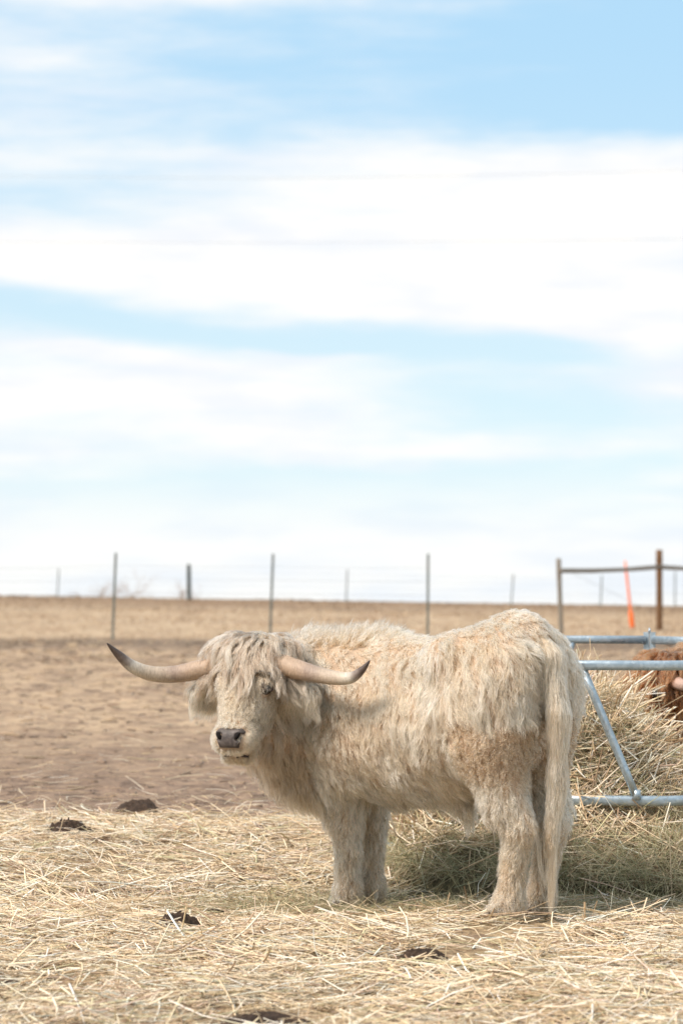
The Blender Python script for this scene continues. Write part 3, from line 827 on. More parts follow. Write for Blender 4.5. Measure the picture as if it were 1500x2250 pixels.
# ------------------------------------------------------------------ galvanised hay feeder
M_galv, t = mat('galvanised_steel'); p = t.node('ShaderNodeNewGeometry').outputs['Position']
vor = t.node('ShaderNodeTexVoronoi'); t.set(vor.inputs['Vector'], p); vor.inputs['Scale'].default_value = 70
sp = t.mix(vor.outputs['Color'], (.32, .40, .46), (.50, .58, .63))
sp = t.mix(t.ss(t.noise(p, 9, 5, .65), .50, .78, 0, .55), sp, (.25, .24, .23))
t.set(t.b.inputs['Base Color'], sp); t.b.inputs['Metallic'].default_value = .75
t.set(t.b.inputs['Roughness'], t.ss(t.noise(p, 30, 4), .3, .7, .32, .55))
t.set(t.b.inputs['Normal'], t.bump(t.noise(p, 40, 4), .15, .003))
FC = np.array([1.33, 12.88]); FR = 1.38
def ring_pt(a, z0, rr=FR):
    x, y = FC[0] + rr * math.cos(R(a)), FC[1] + rr * math.sin(R(a))
    return np.array([x, y, z0 + (y - 11.37) / 2.85 * .04])
feeder = empty('hay_feeder', (FC[0], FC[1], 0), 'round galvanised steel tube hay feeder full of straw behind the cream bull', 'feeder')
fo = np.array([FC[0], FC[1], 0.])
VA = [70 + 30 * k for k in range(12)]
def part(name, vq, m, parent, origin, smooth=True):
    o = link(name, mesh_np(name, vq[0] - origin, vq[1], smooth), m, parent)
    return o
for z0, r0, nm in ((.965, .0235, 'top_rail'), (.322, .0235, 'lower_rail'), (.035, .022, 'base_rail')):
    for q in range(4):                                   # four sections of three chords each
        pts = []
        for k in range(3):
            a, b = ring_pt(VA[(3 * q + k) % 12], z0), ring_pt(VA[(3 * q + k + 1) % 12], z0)
            pts += [a + (b - a) * s for s in ((.06, .5, .94) if k else (.03, .5, .94))]
        pts[-1] = a + (b - a) * .97
        part(nm, tube(pts, r0, 16, 5.0), M_galv, feeder, fo)
for q in range(4):
    a = VA[3 * q]
    for s in (-1, 1):
        c = ring_pt(a, 0); tn = np.array([-math.sin(R(a)), math.cos(R(a))]) * s * .0185
        part('joint_plate', box((c[0] + tn[0], c[1] + tn[1], .535), (.012, .033, 1.03), R(a)), M_galv, feeder, fo, False)
    c = ring_pt(a, 1.005); c[2] = 1.046
    part('joint_pin', tube([c, c + [0, 0, .012], c + [0, 0, .03]], [.008, .008, .003], 10), M_galv, feeder, fo)
for k in range(12):
    a, b = VA[k], VA[(k + 1) % 12]
    def on(u, z): 
        p_, q_ = ring_pt(a, z), ring_pt(b, z); return p_ + (q_ - p_) * u
    # leaning struts between the top and the lower rail
    o_ = np.array([0, 0, 0.])
    st_, en_ = on(.62 if k != 6 else .40, .965), on(.95 if k != 6 else .76, .34)
    st_[:2] += (st_[:2] - FC) / FR * -.004; en_[:2] += (en_[:2] - FC) / FR * .02
    vq = tube([st_ + (en_ - st_) * u for u in np.linspace(0, 1, 6)], .0195, 14)
    sobj = part('strut', vq, M_galv, feeder, fo)
    wv = tube([en_ + [0, 0, .035], en_ + [0, 0, .012], en_ + [0, 0, -.012]], [.0200, .0215, .0215], 12)
    part('weld', wv, M_galv, sobj, fo)

# ------------------------------------------------------------------ straw and hay
M_stalk, t = mat('dry_stalks'); vc = t.node('ShaderNodeVertexColor', layer_name='Col'); p = t.node('ShaderNodeNewGeometry').outputs['Position']
t.set(t.b.inputs['Base Color'], t.mix(t.ss(t.noise(p, 90, 3), .55, .8, 0, .45), vc.outputs[0], t.mix(.6, vc.outputs[0], (.40, .28, .18), 'MULTIPLY')))
t.b.inputs['Roughness'].default_value = .55; t.b.inputs['Specular IOR Level'].default_value = .35

STRAW = np.array([(.76, .59, .38), (.84, .71, .52), (.60, .43, .25), (.90, .83, .70), (.36, .24, .145), (.60, .53, .31), (.72, .53, .40)])
STRAW_P = [.27, .25, .14, .14, .10, .05, .05]
HAY = np.array([(.40, .36, .19), (.55, .46, .27), (.24, .24, .125), (.68, .56, .36), (.27, .18, .10), (.45, .45, .29)])
HAY_P = [.22, .22, .16, .18, .16, .06]

def stalks(C, D, U, length, width, bend, col, flat=.45, rings=4, sides=3, r=rng):
    """many stalks as one vertex/quad set: centre C, direction D, up U"""
    N = len(C); Sd = nrm(np.cross(D, U)); U = nrm(np.cross(Sd, D))
    tt = np.linspace(-.5, .5, rings)
    kink = r.normal(size=(N, 1)) * bend[:, None]
    bz = (tt[None] ** 2 * 4 - .33) * bend[:, None] * length[:, None]
    bs = (tt[None] ** 2 * 4 - .33) * kink * length[:, None]
    A_ = C[:, None] + D[:, None] * (tt[None, :, None] * length[:, None, None]) - U[:, None] * bz[..., None] + Sd[:, None] * bs[..., None]
    a = np.arange(sides) / sides * 2 * np.pi; tw = r.random((N, 1)) * 6.28
    ca, sa = np.cos(a[None] + tw), np.sin(a[None] + tw)
    tap = np.linspace(1, .75, rings); tap[0] = .9
    off = (Sd[:, None, None] * ca[:, None, :, None] + U[:, None, None] * (sa * flat)[:, None, :, None]) * (width[:, None, None, None] * .5 * tap[None, :, None, None])
    V = (A_[:, :, None] + off).reshape(-1, 3)
    base = np.arange(N)[:, None, None] * rings * sides
    q = []
    for i_ in range(rings - 1):
        for j in range(sides):
            q.append((i_ * sides + j, i_ * sides + (j + 1) % sides, (i_ + 1) * sides + (j + 1) % sides, (i_ + 1) * sides + j))
    Q = (base + np.array(q)[None]).reshape(-1, 4)
    return V, Q, np.repeat(col, rings * sides, 0)

def pick(pal, pr, n, var=.12):
    return np.clip(pal[rng.choice(len(pal), n, p=np.array(pr) / sum(pr))] * rng.uniform(1 - var, 1 + var, (n, 1)) * rng.uniform(.97, 1.03, (n, 3)), 0, .92)

def surf_normal(fn, x, y, e=.02):
    zx = (fn(x + e, y) - fn(x - e, y)) / (2 * e); zy = (fn(x, y + e) - fn(x, y - e)) / (2 * e)
    return nrm(np.stack([-zx, -zy, np.ones_like(x)], 1))

# hay heap: spills in front of the feeder, high inside it
def heap(x, y):
    toe = 10.93 + .12 * NA(x * 1.7, x * .3 + 4, octaves=2) - .22 * sstep(x, .75, 1.4) + .35 * (1 - sstep(x, .1, .6))
    left = sstep(x, .12, .62); right = 1 - sstep(x, 2.7, 3.3)
    front = .165 * sstep(y, toe, toe + .50)
    d = np.hypot(x - 1.24, (y - 12.45)); inside = .57 * (1 - sstep(d, .30, 1.12))
    back = 1 - sstep(y, 13.3, 14.3)
    n = .09 * NB(x * 3.1, y * 3.1, octaves=3) + .07 * NC(x * 8, y * 8, octaves=2)
    right_low = 1 - .72 * sstep(x, 1.34, 1.72)
    h = (front + inside * right_low) * left * right * back
    return h + n * sstep(h, .0, .15)
def top_z(x, y): return np.maximum(ground_z(x, y), ground_z(x, y) * .3 + heap(x, y))

hx, hy = np.meshgrid(np.linspace(.0, 3.4, 130), np.linspace(10.4, 14.4, 150))
hz = heap(hx.ravel(), hy.ravel()) - .012 + ground_z(hx.ravel(), hy.ravel()) * .3 - .03 * (heap(hx.ravel(), hy.ravel()) < .02)
ii = np.arange(hx.size).reshape(hx.shape)
hq = np.stack([ii[:-1, :-1], ii[:-1, 1:], ii[1:, 1:], ii[1:, :-1]], -1).reshape(-1, 4)
M_heap, t = mat('packed_hay'); p = t.node('ShaderNodeNewGeometry').outputs['Position']
t.set(t.b.inputs['Base Color'], t.mix(t.ss(t.noise(p, 28, 5, .7), .35, .65), (.11, .095, .05), (.27, .22, .115)))
t.set(t.b.inputs['Normal'], t.bump(t.noise(p, 60, 5, .7), 1., .03))
pile = empty('hay_pile', (1.2, 12, 0), 'heap of green hay and yellow straw spilling out of the steel feeder', 'hay')
po = np.array([1.2, 12, 0.])
link('packed_core', mesh_np('packed_core', np.stack([hx.ravel(), hy.ravel(), hz], 1) - po, hq), M_heap, pile)

def scatter_on(fn, x, y, length, width, pal, pr, tilt, lift, bend, yaw=None, rings=4, jitter=.02):
    n = len(x); nz_ = surf_normal(fn, x, y)
    yaw = rng.random(n) * 6.283 if yaw is None else yaw
    d = np.stack([np.cos(yaw), np.sin(yaw), np.zeros(n)], 1); d = nrm(d - nz_ * (d * nz_).sum(1, keepdims=True))
    tl = rng.normal(size=n) * tilt
    d = nrm(d * np.cos(tl)[:, None] + nz_ * np.sin(tl)[:, None])
    C = np.stack([x, y, fn(x, y)], 1) + nz_ * (np.abs(np.sin(tl)) * length * .42 + rng.random(n) ** 1.6 * lift)[:, None]
    return stalks(C, d, nz_, length, width, bend, pick(pal, pr, n), rings=rings)

def hay_points(n, lo, hi, cond):
    out = []
    while sum(map(len, out)) < n:
        q = np.stack([rng.uniform(lo[0], hi[0], n * 2), rng.uniform(lo[1], hi[1], n * 2)], 1); out.append(q[cond(q[:, 0], q[:, 1])])
    q = np.concatenate(out)[:n]; return q[:, 0], q[:, 1]

n = 36000; x, y = hay_points(n, (.1, 10.55), (3.2, 13.2), lambda x, y: (heap(x, y) > .02) & (rng.random(len(x)) > .85 * sstep(NB(x * 5 + 1, y * 5, octaves=2), .05, .35)))
L_ = rng.uniform(.06, .30, n); W_ = rng.uniform(.0016, .0048, n)
hv_ = scatter_on(top_z, x, y, L_, W_, HAY, HAY_P, .34, .03, rng.normal(size=n) * .12 + .03, None, 3)
m_ = mesh_np('hay_stems', hv_[0] - po, hv_[1], True, hv_[2]); tag(link('hay_stems', m_, M_stalk, pile), kind='stuff')
n = 18000; x, y = hay_points(n, (.3, 11.0), (3.0, 13.4), lambda x, y: (heap(x, y) > .06) & (rng.random(len(x)) < .16 + sstep(y + .3 * NB(x * 4, y * 4), 11.35, 11.8)))
L_ = rng.uniform(.06, .36, n); W_ = rng.uniform(.0035, .012, n)
sv_ = scatter_on(top_z, x, y, L_, W_, STRAW, STRAW_P, np.where(y < 11.75, .22, .58), .045, rng.normal(size=n) * .10, None, 3)
m_ = mesh_np('straw_stems', sv_[0] - po, sv_[1], True, sv_[2]); tag(link('straw_stems', m_, M_stalk, pile), kind='stuff')

# straw bedding over the trodden yard
DUNG = []   # filled below: (x, y, rx, ry)
def dung_at(u, v, wpx, hpx):
    D = F * EYE / (v - HZ); DUNG.append(((u - 750) / F * D, D, wpx / F * D / 2 * 1.12)); return DUNG[-1]
DUNG_SPEC = [
    (302, 1781, 100, .062, 'smooth dark brown dung mound on bare soil beyond the straw edge'),
    (160, 1838, 96, .085, 'crumbly dark dung lump at the straw edge with a stalk lying over it'),
    (215, 1856, 50, .03, 'small flat dung crumb heap beside the crumbly lump at the straw edge'),
    (395, 2030, 112, .075, 'rough dark brown dung pat in the straw in front of the chest of the bull'),
    (592, 1828, 80, .04, 'low dark dung pat partly under straw below the chin of the bull'),
    (472, 1975, 105, .03, 'thin trodden dung patch half covered by straw left of the front hooves'),
    (925, 2118, 130, .035, 'flat dung streak showing through the straw in front of the hind hooves'),
    (575, 2243, 210, .022, 'dark trodden dung patch at the very front of the straw'),
    (20, 2172, 70, .02, 'flat dung patch in the straw, leftmost of all at the front'),
]
for q in DUNG_SPEC: dung_at(*q[:3], 0)

def gap(x, y):
    g_ = np.zeros_like(x)
    for (dx_, dy_, dr) in DUNG: g_ = np.maximum(g_, np.exp(-(((x - dx_) / (dr * 1.05)) ** 2 + ((y - dy_) / (dr * 1.7)) ** 2) ** 2))
    return g_
FW_, LW_ = np.array([-.757, .653]), np.array([-.653, -.757])
FEET = [np.array(BX[:2]) + FW_ * a + LW_ * b for a, b in ((.06, .13), (.06, -.095), (.96, .075), (.96, -.075))]
def bed_ok(x, y):
    hw = .1412 * y + .9
    ok = (np.abs(x) < hw) & (rng.random(len(x)) < straw_mask(x, y)) & (rng.random(len(x)) > gap(x, y) * 1.0)
    bare = sstep(NC(x * 2.3 + 3, y * 1.9, octaves=2), .30, .50)
    ok &= rng.random(len(x)) > bare * .96
    ok &= heap(x, y) < .10
    for fx, fy in FEET: ok &= (np.hypot(x - fx, (y - fy) * .8) > .12) | (rng.random(len(x)) < .12)
    return ok
def bed_z(x, y): return ground_z(x, y)
nb = 7000; bx_, by_ = hay_points(nb, (-3, 6.6), (3.2, 14.5), bed_ok)
kb = 8; n = nb * kb
byaw = 1.3 * NA(bx_ * .9, by_ * .9, octaves=2) + rng.normal(size=nb) * .55 + (rng.random(nb) < .18) * rng.random(nb) * 3.14
spread_ = np.repeat(rng.uniform(.02, .11, nb), kb)
x = np.repeat(bx_, kb) + rng.normal(size=n) * spread_; y = np.repeat(by_, kb) + rng.normal(size=n) * spread_
yaw = np.repeat(byaw, kb) + rng.normal(size=n) * np.repeat(rng.uniform(.06, .6, nb), kb)
L_ = np.clip(rng.lognormal(-1.95, .6, n), .04, .45); W_ = rng.uniform(.003, .0110, n) * np.clip(.7 + L_ * 1.5, .7, 1.15)
gp = gap(x, y)
for q_ in (-.5, -.3, .3, .5): gp = np.maximum(gp, gap(x + np.cos(yaw) * L_ * q_, y + np.sin(yaw) * L_ * q_))
k1 = (gp < .35) | (rng.random(n) < .28); x, y, yaw, L_, W_ = x[k1], y[k1], yaw[k1], L_[k1], W_[k1]; n = len(x)
bv = scatter_on(bed_z, x, y, L_, W_, STRAW, STRAW_P, .10, .036, rng.normal(size=n) * .05, yaw)
bed = tag(link('straw_bedding', mesh_np('straw_bedding', bv[0], bv[1], True, bv[2]), M_stalk), 'loose yellow straw bedding strewn over the yard', 'straw', kind='stuff')
# short chaff and a few stalks standing proud
n = 56000; x, y = hay_points(n, (-3, 6.6), (3.2, 14.7), bed_ok)
c1 = scatter_on(bed_z, x, y, rng.uniform(.012, .05, n), rng.uniform(.002, .006, n), STRAW, STRAW_P, .25, .03, rng.normal(size=n) * .05, None, 2)
n = 1500; x, y = hay_points(n, (-3, 6.6), (3.2, 14.3), bed_ok)
c2 = scatter_on(bed_z, x, y, rng.uniform(.06, .22, n), rng.uniform(.003, .007, n), STRAW, STRAW_P, .45, .03, rng.normal(size=n) * .12, None)
n = 18000; x, y = hay_points(n, (-.9, 10.0), (3.2, 11.4), lambda x, y: (rng.random(len(x)) < np.exp(-(((x + .1) / .45) ** 2 + ((y - 10.75) / .35) ** 2)) + .8 * sstep(x, .0, .5) * np.exp(-((y - 10.75) / .28) ** 2)) & (heap(x, y) < .12))
c3 = scatter_on(bed_z, x, y, rng.uniform(.04, .18, n), rng.uniform(.0013, .0035, n), HAY, HAY_P, .3, .045, rng.normal(size=n) * .1, None)
n = 2600; x, y = hay_points(n, (-6, 13.6), (6, 26), lambda x, y: rng.random(len(x)) < .05 + .9 * np.exp(-(y - 13.6) / 1.1))
c4 = scatter_on(bed_z, x, y, rng.uniform(.05, .30, n), rng.uniform(.003, .007, n), STRAW, STRAW_P, .1, .012, rng.normal(size=n) * .04, None)
def join_c(*cs):
    v, q = join([(c[0], c[1]) for c in cs]); return v, q, np.concatenate([c[2] for c in cs])
n = 10000; y = 14.2 + 29 * rng.random(n) ** .75; x = rng.uniform(-1, 1, n) * (y * .1412 + 1.5)
k_ = rng.random(n) < .35 + .65 * sstep(NB(x * .7, y * .25, octaves=2), -.1, .4); x, y = x[k_], y[k_]; n = len(x)
FLECK = np.array([(.54, .40, .26), (.46, .335, .21), (.26, .18, .12), (.20, .14, .095), (.38, .265, .17)])
c5 = scatter_on(bed_z, x, y, rng.uniform(.04, .16, n) * (.5 + y / 30), rng.uniform(.008, .03, n) * (.5 + y / 30), FLECK, [.2, .2, .25, .2, .15], .06, .01, rng.normal(size=n) * .03, None, 2)
jv = join_c(c1, c2, c3, c4, c5)
tag(link('straw_litter', mesh_np('straw_litter', jv[0], jv[1], True, jv[2]), M_stalk), 'short chaff, hay wisps and stray stalks scattered over the yard', 'straw', kind='stuff')

# ------------------------------------------------------------------ dung
M_dung, t = mat('dung'); p = t.node('ShaderNodeNewGeometry').outputs['Position']
t.set(t.b.inputs['Base Color'], t.mix(t.ss(t.noise(p, 35, 6, .7), .3, .7), (.030, .018, .011), (.085, .053, .034)))
t.set(t.b.inputs['Normal'], t.bump(t.noise(p, 90, 6, .75), 1., .012)); t.b.inputs['Roughness'].default_value = .75
for k, ((u, v, wp, hh, lab), (x0, y0, r0)) in enumerate(zip(DUNG_SPEC, DUNG)):
    na, nr = 96, 36
    aa = np.linspace(0, 2 * np.pi, na, endpoint=False); rr_ = np.linspace(0, 1, nr)
    A2, R2 = np.meshgrid(aa, rr_); oc = .95 + .42 * NA(np.cos(A2) * 1.8 + k * 7, np.sin(A2) * 1.8, octaves=3)
    xx = x0 + R2 * r0 * oc * np.cos(A2); yy = y0 + R2 * r0 * 1.15 * oc * np.sin(A2)
    lump = .45 * NB(xx * 26, yy * 26, octaves=3) + .40 * NC(xx * 75, yy * 75, octaves=2)
    zz = ground_z(xx, yy) + hh * (1 - R2 ** 2.4) * (1 + (lump if k else lump * .6)) * (.8 + .3 * NA(xx * 9, yy * 9)) - .012 * R2 ** 4 + .006
    vv_ = np.stack([xx.ravel(), yy.ravel(), zz.ravel()], 1); ix = np.arange(na * nr).reshape(nr, na)
    qq = np.stack([ix[:-1], np.roll(ix, -1, 1)[:-1], np.roll(ix, -1, 1)[1:], ix[1:]], -1).reshape(-1, 4)
    o = np.array([x0, y0, float(ground_z(x0, y0))])
    d_ = link('dung_pat', mesh_np('dung_pat', vv_ - o, qq), M_dung, None, o); tag(d_, lab, 'dung', 'dung pats in the yard')
# clods over the far yard
rv, rq = [], []
n = 620; cx = rng.uniform(-9, 9, n); cy = 14.4 + rng.random(n) ** 1.6 * 27
for x0, y0 in zip(cx, cy):
    s0 = rng.uniform(.008, .026) * (1.6 if rng.random() < .08 else 1)
    a_ = np.linspace(0, 2 * np.pi, 6, endpoint=False)
    jj = rng.uniform(.7, 1.3, 12)
    v_ = [(x0 + s0 * 1.3 * jj[i_] * math.cos(a), y0 + s0 * 1.3 * jj[i_] * math.sin(a), -.006) for i_, a in enumerate(a_)]
    v_ += [(x0 + s0 * .8 * jj[6 + i_] * math.cos(a), y0 + s0 * .8 * jj[6 + i_] * math.sin(a), s0 * .55 * jj[i_]) for i_, a in enumerate(a_)] + [(x0, y0, s0 * .7)]
    v_ = np.array(v_); v_[:, 2] += ground_z(np.array([x0]), np.array([y0]))[0]
    q_ = [(i_, (i_ + 1) % 6, 6 + (i_ + 1) % 6, 6 + i_) for i_ in range(6)] + [(6, 7, 8, 12), (8, 9, 10, 12), (10, 11, 6, 12)]
    rv.append(v_); rq.append(q_)
cv, cq = join(list(zip(rv, rq)))
M_clod, t = mat('clod'); p = t.node('ShaderNodeNewGeometry').outputs['Position']
t.set(t.b.inputs['Base Color'], t.mix(t.noise(p, .8, 3), (.15, .10, .068), (.26, .185, .125))); t.set(t.b.inputs['Normal'], t.bump(t.noise(p, 50, 4), 1, .02))
tag(link('soil_clods', mesh_np('soil_clods', cv, cq), M_clod), 'crumbs and clods of dry soil strewn over the far yard', 'soil', kind='stuff')

# ------------------------------------------------------------------ dry grass beyond the fence
n = 26000; gy_ = 43.5 + rng.random(n) * 47; gx_ = rng.uniform(-1, 1, n) * (gy_ * .1412 + 4)
gk = np.clip(.5 + .9 * NA(gx_ * .5, gy_ * .3, octaves=2), 0, 1)
hgt = rng.uniform(.015, .055, n) * (.5 + gk) * (1 + .5 * sstep(gy_, 84, 90)); wd = rng.uniform(.01, .035, n) * (gy_ / 60)
gz_ = ground_z(gx_, gy_); an = rng.random(n) * 6.28; le = rng.normal(size=(n, 2)) * .05
b0 = np.stack([gx_ - np.cos(an) * wd, gy_ - np.sin(an) * wd, gz_ - .01], 1); b1_ = np.stack([gx_ + np.cos(an) * wd, gy_ + np.sin(an) * wd, gz_ - .01], 1)
tp = np.stack([gx_ + le[:, 0], gy_ + le[:, 1], gz_ + hgt], 1); md = (b0 + b1_) / 2 + np.stack([-np.sin(an) * wd, np.cos(an) * wd, 0 * an], 1)
Vg = np.stack([b0, b1_, md, tp], 1).reshape(-1, 3); bi = np.arange(n)[:, None] * 4
Tg = np.concatenate([bi + np.array([[0, 1, 3]]), bi + np.array([[1, 2, 3]]), bi + np.array([[2, 0, 3]])])
GC = np.array([(.46, .335, .215), (.39, .275, .175), (.31, .21, .14), (.50, .38, .255)])
cg = GC[rng.integers(0, 4, n)] * (1 - .35 * sstep(gy_ + rng.normal(size=n) * 8, 62, 84))[:, None]
M_grass, t = mat('dry_grass'); vc = t.node('ShaderNodeVertexColor', layer_name='Col'); t.set(t.b.inputs['Base Color'], vc.outputs[0])
tag(link('dry_grass', mesh_np('dry_grass', Vg, Tg, False, np.repeat(cg, 4, 0)), M_grass), 'short dry tan grass of the pasture beyond the wire fence', 'grass', kind='stuff')

# ------------------------------------------------------------------ fences
M_tpost, t = mat('painted_steel_post'); p = t.node('ShaderNodeNewGeometry').outputs['Position']
t.set(t.b.inputs['Base Color'], t.mix(t.ss(t.noise(p, 8, 5, .7), .4, .7), (.13, .155, .14), (.20, .19, .165))); t.b.inputs['Roughness'].default_value = .6
M_wire, t = mat('fence_wire'); t.b.inputs['Base Color'].default_value = (.32, .33, .34, 1); t.b.inputs['Metallic'].default_value = .6; t.b.inputs['Roughness'].default_value = .5
def wood(name, c1, c2):
    m, t = mat(name); p = t.node('ShaderNodeTexCoord').outputs['Object']
    gr = t.noise(t.mapping(p, (40, 40, 3)), 1, 5, .6)
    t.set(t.b.inputs['Base Color'], t.mix(t.ss(gr, .3, .7), c1, c2)); t.set(t.b.inputs['Normal'], t.bump(gr, .6, .01)); return m
M_wgrey = wood('weathered_wood', (.14, .125, .105), (.27, .235, .19))
M_wbrown = wood('treated_wood', (.10, .052, .024), (.20, .11, .055))
M_wdark = wood('dark_wood', (.028, .036, .030), (.06, .068, .058))

def tpost(base, top, wdt=.045):
    base = np.array(base); top = np.array(top); d = top - base; n = 6; ps = [base + d * u for u in np.linspace(-.05, 1, n)]
    def rect(w, th, off):
        v = []; 
        for p_ in ps: v += [p_ + [-w / 2, off, 0], p_ + [w / 2, off, 0], p_ + [w / 2, off + th, 0], p_ + [-w / 2, off + th, 0]]
        q = [(i_ * 4 + j, i_ * 4 + (j + 1) % 4, (i_ + 1) * 4 + (j + 1) % 4, (i_ + 1) * 4 + j) for i_ in range(n - 1) for j in range(4)] + [(3, 2, 1, 0), tuple((n - 1) * 4 + j for j in range(4))]
        return np.array(v), np.array(q)
    parts = [rect(wdt, .008, 0), rect(.009, .042, .0081)]
    for k in range(24):
        parts.append(box(base + d * (.12 + k * .036) + [0, -.005, 0], (.016, .0098, .012)))
    return join(parts)

def wire_fence(name, label, posts, heights, mats, rad=.0016):
    c = posts[len(posts) // 2][0]; root = empty(name, c, label, 'fence'); o = np.array(c, float)
    for (b, tpt, kind) in posts:
        if kind == 'wood':
            vq = tube([np.array(b) + (np.array(tpt) - np.array(b)) * u for u in np.linspace(-.05, 1, 8)], np.array([1, 1.02, .98, 1, .97, .98, .96, .93]) * .075, 12)
            part('post', vq, M_wdark, root, o)
        else:
            part('post', tpost(b, tpt), M_tpost, root, o, False)
    for hgt_ in heights:
        pts = []
        for (b, tpt, kind), (b2, tp2, k2) in zip(posts[:-1], posts[1:]):
            p_ = np.array(b) + [0, -.012, hgt_]; q_ = np.array(b2) + [0, -.012, hgt_]
            p_ += (np.array(tpt) - np.array(b)) * [1, 1, 0] * hgt_ / 1.5; q_ += (np.array(tp2) - np.array(b2)) * [1, 1, 0] * hgt_ / 1.5
            for u in (0, .33, .67): pts.append(p_ + (q_ - p_) * u - [0, 0, .02 * u * (1 - u) * 4])
        pts.append(q_)
        part('wire', tube(pts, rad, 5), M_wire, root, o)
    return root

def on_ground(u, D): 
    x_ = (u - 750) / F * D; return np.array([x_, D, float(ground_z(np.array([x_]), np.array([D]))[0])])
def at_top(u, v, D): return px(u, v, D)
nf_posts = []
for ub, ut, vt in ((-790, -785, 1214), (-440, -437, 1215), (-95, -90, 1213), (248, 255, 1215), (593, 600, 1217), (939, 940, 1217), (1233, 1227, 1226)):
    b = on_ground(ub, 44.3); tt_ = at_top(ut, vt, 44.3); nf_posts.append((b, tt_, 'steel'))
nf_posts = nf_posts[:-1] + [(on_ground(1215, 44.5), at_top(1214, 1236, 44.5), 'steel')]
nf_posts.pop()
near_fence = wire_fence('wire_fence', 'steel T-post wire fence between the yard and the dry pasture', nf_posts + [(on_ground(1229, 44.8), at_top(1226, 1240, 44.8), 'hidden')][:0], (.35, .60, .85, 1.10, 1.35), None, .0017)
ff = []
for ub, ut, vt, k in ((-650, -648, 1248, 'steel'), (-260, -256, 1248, 'steel'), (127, 130, 1250, 'steel'), (416, 415, 1240, 'wood'), (760, 763, 1252, 'steel'), (1122, 1127, 1262, 'steel'), (1318, 1321, 1264, 'steel'), (1481, 1482, 1256, 'steel'), (1800, 1803, 1258, 'steel'), (2150, 2152, 1260, 'steel')):
    ff.append((on_ground(ub, 87.), at_top(ut, vt, 87.), k))
far_fence = wire_fence('pasture_fence', 'distant wire fence with thin steel posts and one dark wooden post on the crest', ff, (.30, .55, .80, 1.02), None, .0020)

# wooden brace fence
bo = on_ground(1447, 54.)
brace = empty('brace_fence', bo, 'weathered wooden rail fence with a thick brown post above the steel feeder', 'fence')
def log(pts, rad, m, name, wob=.05):
    P_ = np.array(pts); k = 10; u = np.linspace(0, len(P_) - 1, k); 
    C = np.stack([np.interp(u, np.arange(len(P_)), P_[:, q]) for q in range(3)], 1)
    rd = rad * (1 + wob * np.sin(np.linspace(0, 9, k)) + wob * rng.normal(size=k) * .5)
    return part(name, tube(C, rd, 14), m, brace, bo)
pb, pt = on_ground(1232, 48.5), at_top(1226, 1227, 48.5); log([pb - [0, 0, .1], pt], .048, M_wgrey, 'post')
qb, qt = on_ground(1447, 54.), at_top(1447, 1208, 54.); log([qb - [0, 0, .1], qt], .072, M_wbrown, 'post', .02)
sb, st2 = on_ground(1690, 58.), at_top(1690, 1225, 58.); log([sb - [0, 0, .1], st2], .06, M_wgrey, 'post')
log([at_top(1229, 1254, 48.4), at_top(1300, 1254, 50.0), at_top(1370, 1251.5, 52), at_top(1447, 1246, 53.9)], .047, M_wgrey, 'rail')
log([at_top(1447, 1246, 53.9), at_top(1520, 1250, 55.5), at_top(1690, 1252, 57.9)], .047, M_wgrey, 'rail')
part('brace_wire', tube([at_top(1250, 1256, 48.7), at_top(1340, 1300, 51.4), at_top(1440, 1352, 53.9)], .004, 6), M_wire, brace, bo)
for zh in (.45, .8):
    part('wire', tube([pb + [0, 0, zh], qb + [0, 0, zh], sb + [0, 0, zh]], .002, 5), M_wire, brace, bo)
# orange stake
M_or, t = mat('orange_plastic'); t.b.inputs['Base Color'].default_value = (.85, .17, .035, 1); t.b.inputs['Roughness'].default_value = .45
ob = on_ground(1388, 56.); ot = at_top(1372, 1232, 56.); d = ot - ob
stake = empty('marker_stake', ob, 'leaning bright orange marker stake behind the wooden rail', 'stake')
part('rod', tube([ob + d * u for u in np.linspace(-.03, 1, 8)], np.array([1, 1, 1, 1, 1, 1, 1, .7]) * .028, 10), M_or, stake, ob)
part('sleeve', tube([ob + d * u for u in (.0, .01, .10, .20, .24, .25)], [.05, .056, .058, .056, .045, .03], 12), M_or, stake, ob)

# ------------------------------------------------------------------ bare trees on the plain
M_bark, t = mat('hazed_bark'); t.b.inputs['Base Color'].default_value = (.44, .37, .32, 1)  # bark paled so its colour carries the distance haze
def bare_tree(name, label, base, height, seed, spread, stems):
    rr_ = np.random.default_rng(seed); trunk, twigs = [], []
    def branch(p_, d_, ln_, rad_, lv):
        k = 4; pts = [p_]; dd_ = d_
        for _ in range(k):
            dd_ = nrm(dd_ + rr_.normal(size=3) * .16 + np.array([0, 0, .04])); pts.append(pts[-1] + dd_ * ln_ / k)
        (trunk if lv == 0 else twigs).append(tube(pts, np.linspace(rad_, rad_ * .55, k + 1), 5 if lv else 8, caps=False))
        if lv < 5:
            for _ in range(rr_.integers(2, 4) + (lv == 0)):
                i_ = rr_.integers(2, k + 1)
                branch(pts[i_], nrm(dd_ + rr_.normal(size=3) * spread), ln_ * rr_.uniform(.5, .75), rad_ * .5, lv + 1)
    root = empty(name, base, label, 'tree')
    for _ in range(stems):
        branch(np.array(base, float) + [rr_.normal() * .3, rr_.normal() * .3, -.2], nrm(np.array([rr_.normal() * .2, rr_.normal() * .1, 1.])), height * .42, height * .024, 0)
    part('trunk', join(trunk), M_bark, root, np.array(base, float)); part('crown', join(twigs), M_bark, root, np.array(base, float))
def plain(u, D):
    return on_ground(u, D)
tb = plain(272, 230.); bare_tree('bare_tree', 'taller faint leafless tree on the horizon by the fence post', tb, max(2.5, at_top(272, 1244, 230.)[2] - tb[2]) * 1.2, 4, .55, 1)
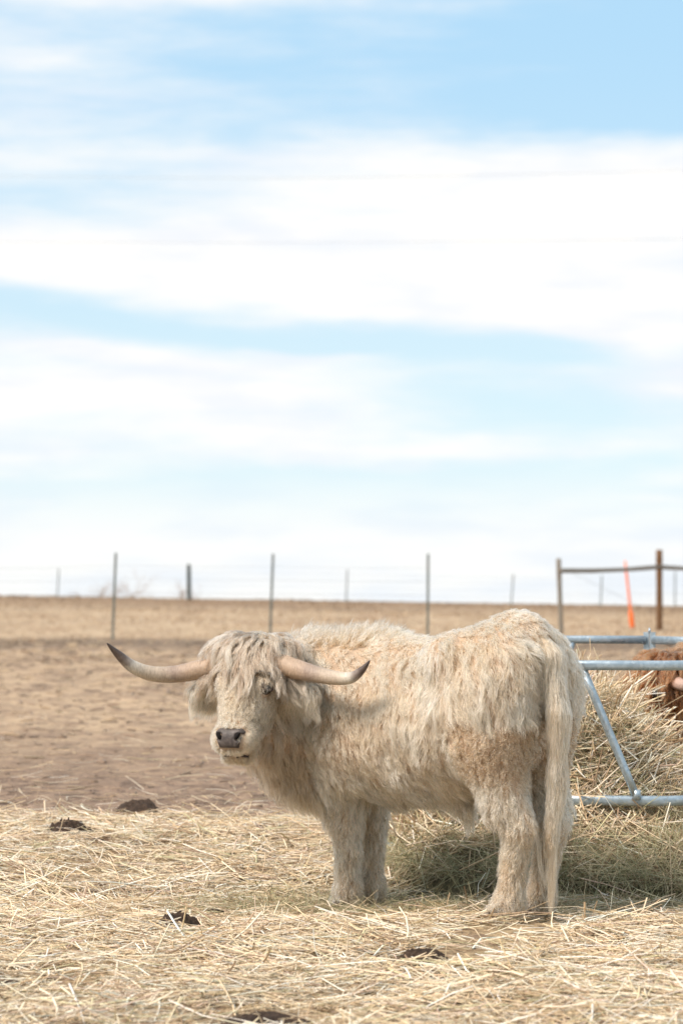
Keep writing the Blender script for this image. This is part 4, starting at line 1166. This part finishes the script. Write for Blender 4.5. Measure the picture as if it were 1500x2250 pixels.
tb = plain(228, 240.); bare_tree('bare_tree', 'low faint leafless bush on the horizon beside the taller bare tree', tb, max(2, at_top(228, 1266, 240.)[2] - tb[2]) * 1.35, 9, .7, 3)
tb = plain(388, 250.); bare_tree('bare_tree', 'small faint leafless bush on the horizon next to the dark wooden post', tb, max(2, at_top(388, 1276, 250.)[2] - tb[2]) * 1.35, 13, .7, 3)

# overhead cables
for lab, pts in (('upper thin overhead cable crossing the pale sky', [(-3500, 300), (-1200, 362), (0, 385), (600, 390), (1000, 384), (1500, 372), (2800, 330), (5000, 240)]),
                 ('lower thin overhead cable crossing the pale sky', [(-3500, 470), (-1200, 516), (0, 530), (700, 532), (1500, 524), (2800, 500), (5000, 430)])):
    P_ = np.array([px(u, v, 120.) for u, v in pts]); o = P_[3]
    k = 60; u = np.linspace(0, len(P_) - 1, k); C = np.stack([np.interp(u, np.arange(len(P_)), P_[:, q]) for q in range(3)], 1)
    for _ in range(3): C[1:-1] = (C[:-2] + 2 * C[1:-1] + C[2:]) / 4
    vq = tube(C, .0055, 6)
    tag(link('overhead_cable', mesh_np('overhead_cable', vq[0] - o, vq[1]), M_wire, None, o), lab, 'cable', 'overhead cables')

# ------------------------------------------------------------------ rust-coloured cow at the far side of the feeder
def cow_neck(L, H):
    return [
        (L(.86, 0, .90), L(1.15, 0, 1.0), .25, .21, 'neck'),
        (L(1.15, 0, 1.0), H(.03, -.14, 0), .21, .15, 'neck'),
        (L(.98, 0, .62), L(1.15, 0, .70), .20, .15, 'dewlap'),
        (L(1.15, 0, .70), H(.25, -.20, 0), .14, .07, 'dewlap'),
    ]
def cow_horns(H):
    a = [(.05, -.02, .08), (.08, -.01, .17), (.10, .0, .26), (.09, .03, .35), (.04, .06, .42), (-.03, .08, .46)]
    k = np.array([.037, .034, .030, .025, .016, .002])
    return [([H(*q) for q in a], k), ([H(q[0] + .35 * max(0, q[2] - .08), q[1], -q[2] * .9) for q in a], k)]
make_highland(dict(
    seed=8, name='highland_cow', origin=(3.15, 14.95, 0.), fwd=(-.66, -.75), feet_z=(0., 0.),
    label='rust brown shaggy highland cow eating straw from the far side of the feeder',
    poll=(1.71, 12.98, .89), face=(-.80, -.55), tilt=38, neck=cow_neck, horns=cow_horns, horn_col=[(0, (.50, .32, .26)), (.5, (.52, .38, .31)), (.75, (.5, .43, .36)), (.85, (.14, .1, .09)), (1, (.05, .03, .03))],
    tail=[(-.02, 0, 1.17), (-.12, .005, 1.04), (-.15, .01, .80), (-.145, .01, .58), (-.135, .01, .36)],
    lo=(1.0, 12.4, -.05), hi=(3.75, 15.5, 1.38), res=.013, skin=M_rskin, fur=M_rfur, guides=7000, kids=10, thick=1.4,
    coat=[(.34, .145, .057), (.21, .08, .03), (.10, .038, .016), (.23, .095, .04)], lock=260, lock_kids=24, switch=50,
    lock_col=[(.34, .145, .06), (.15, .06, .023)]))
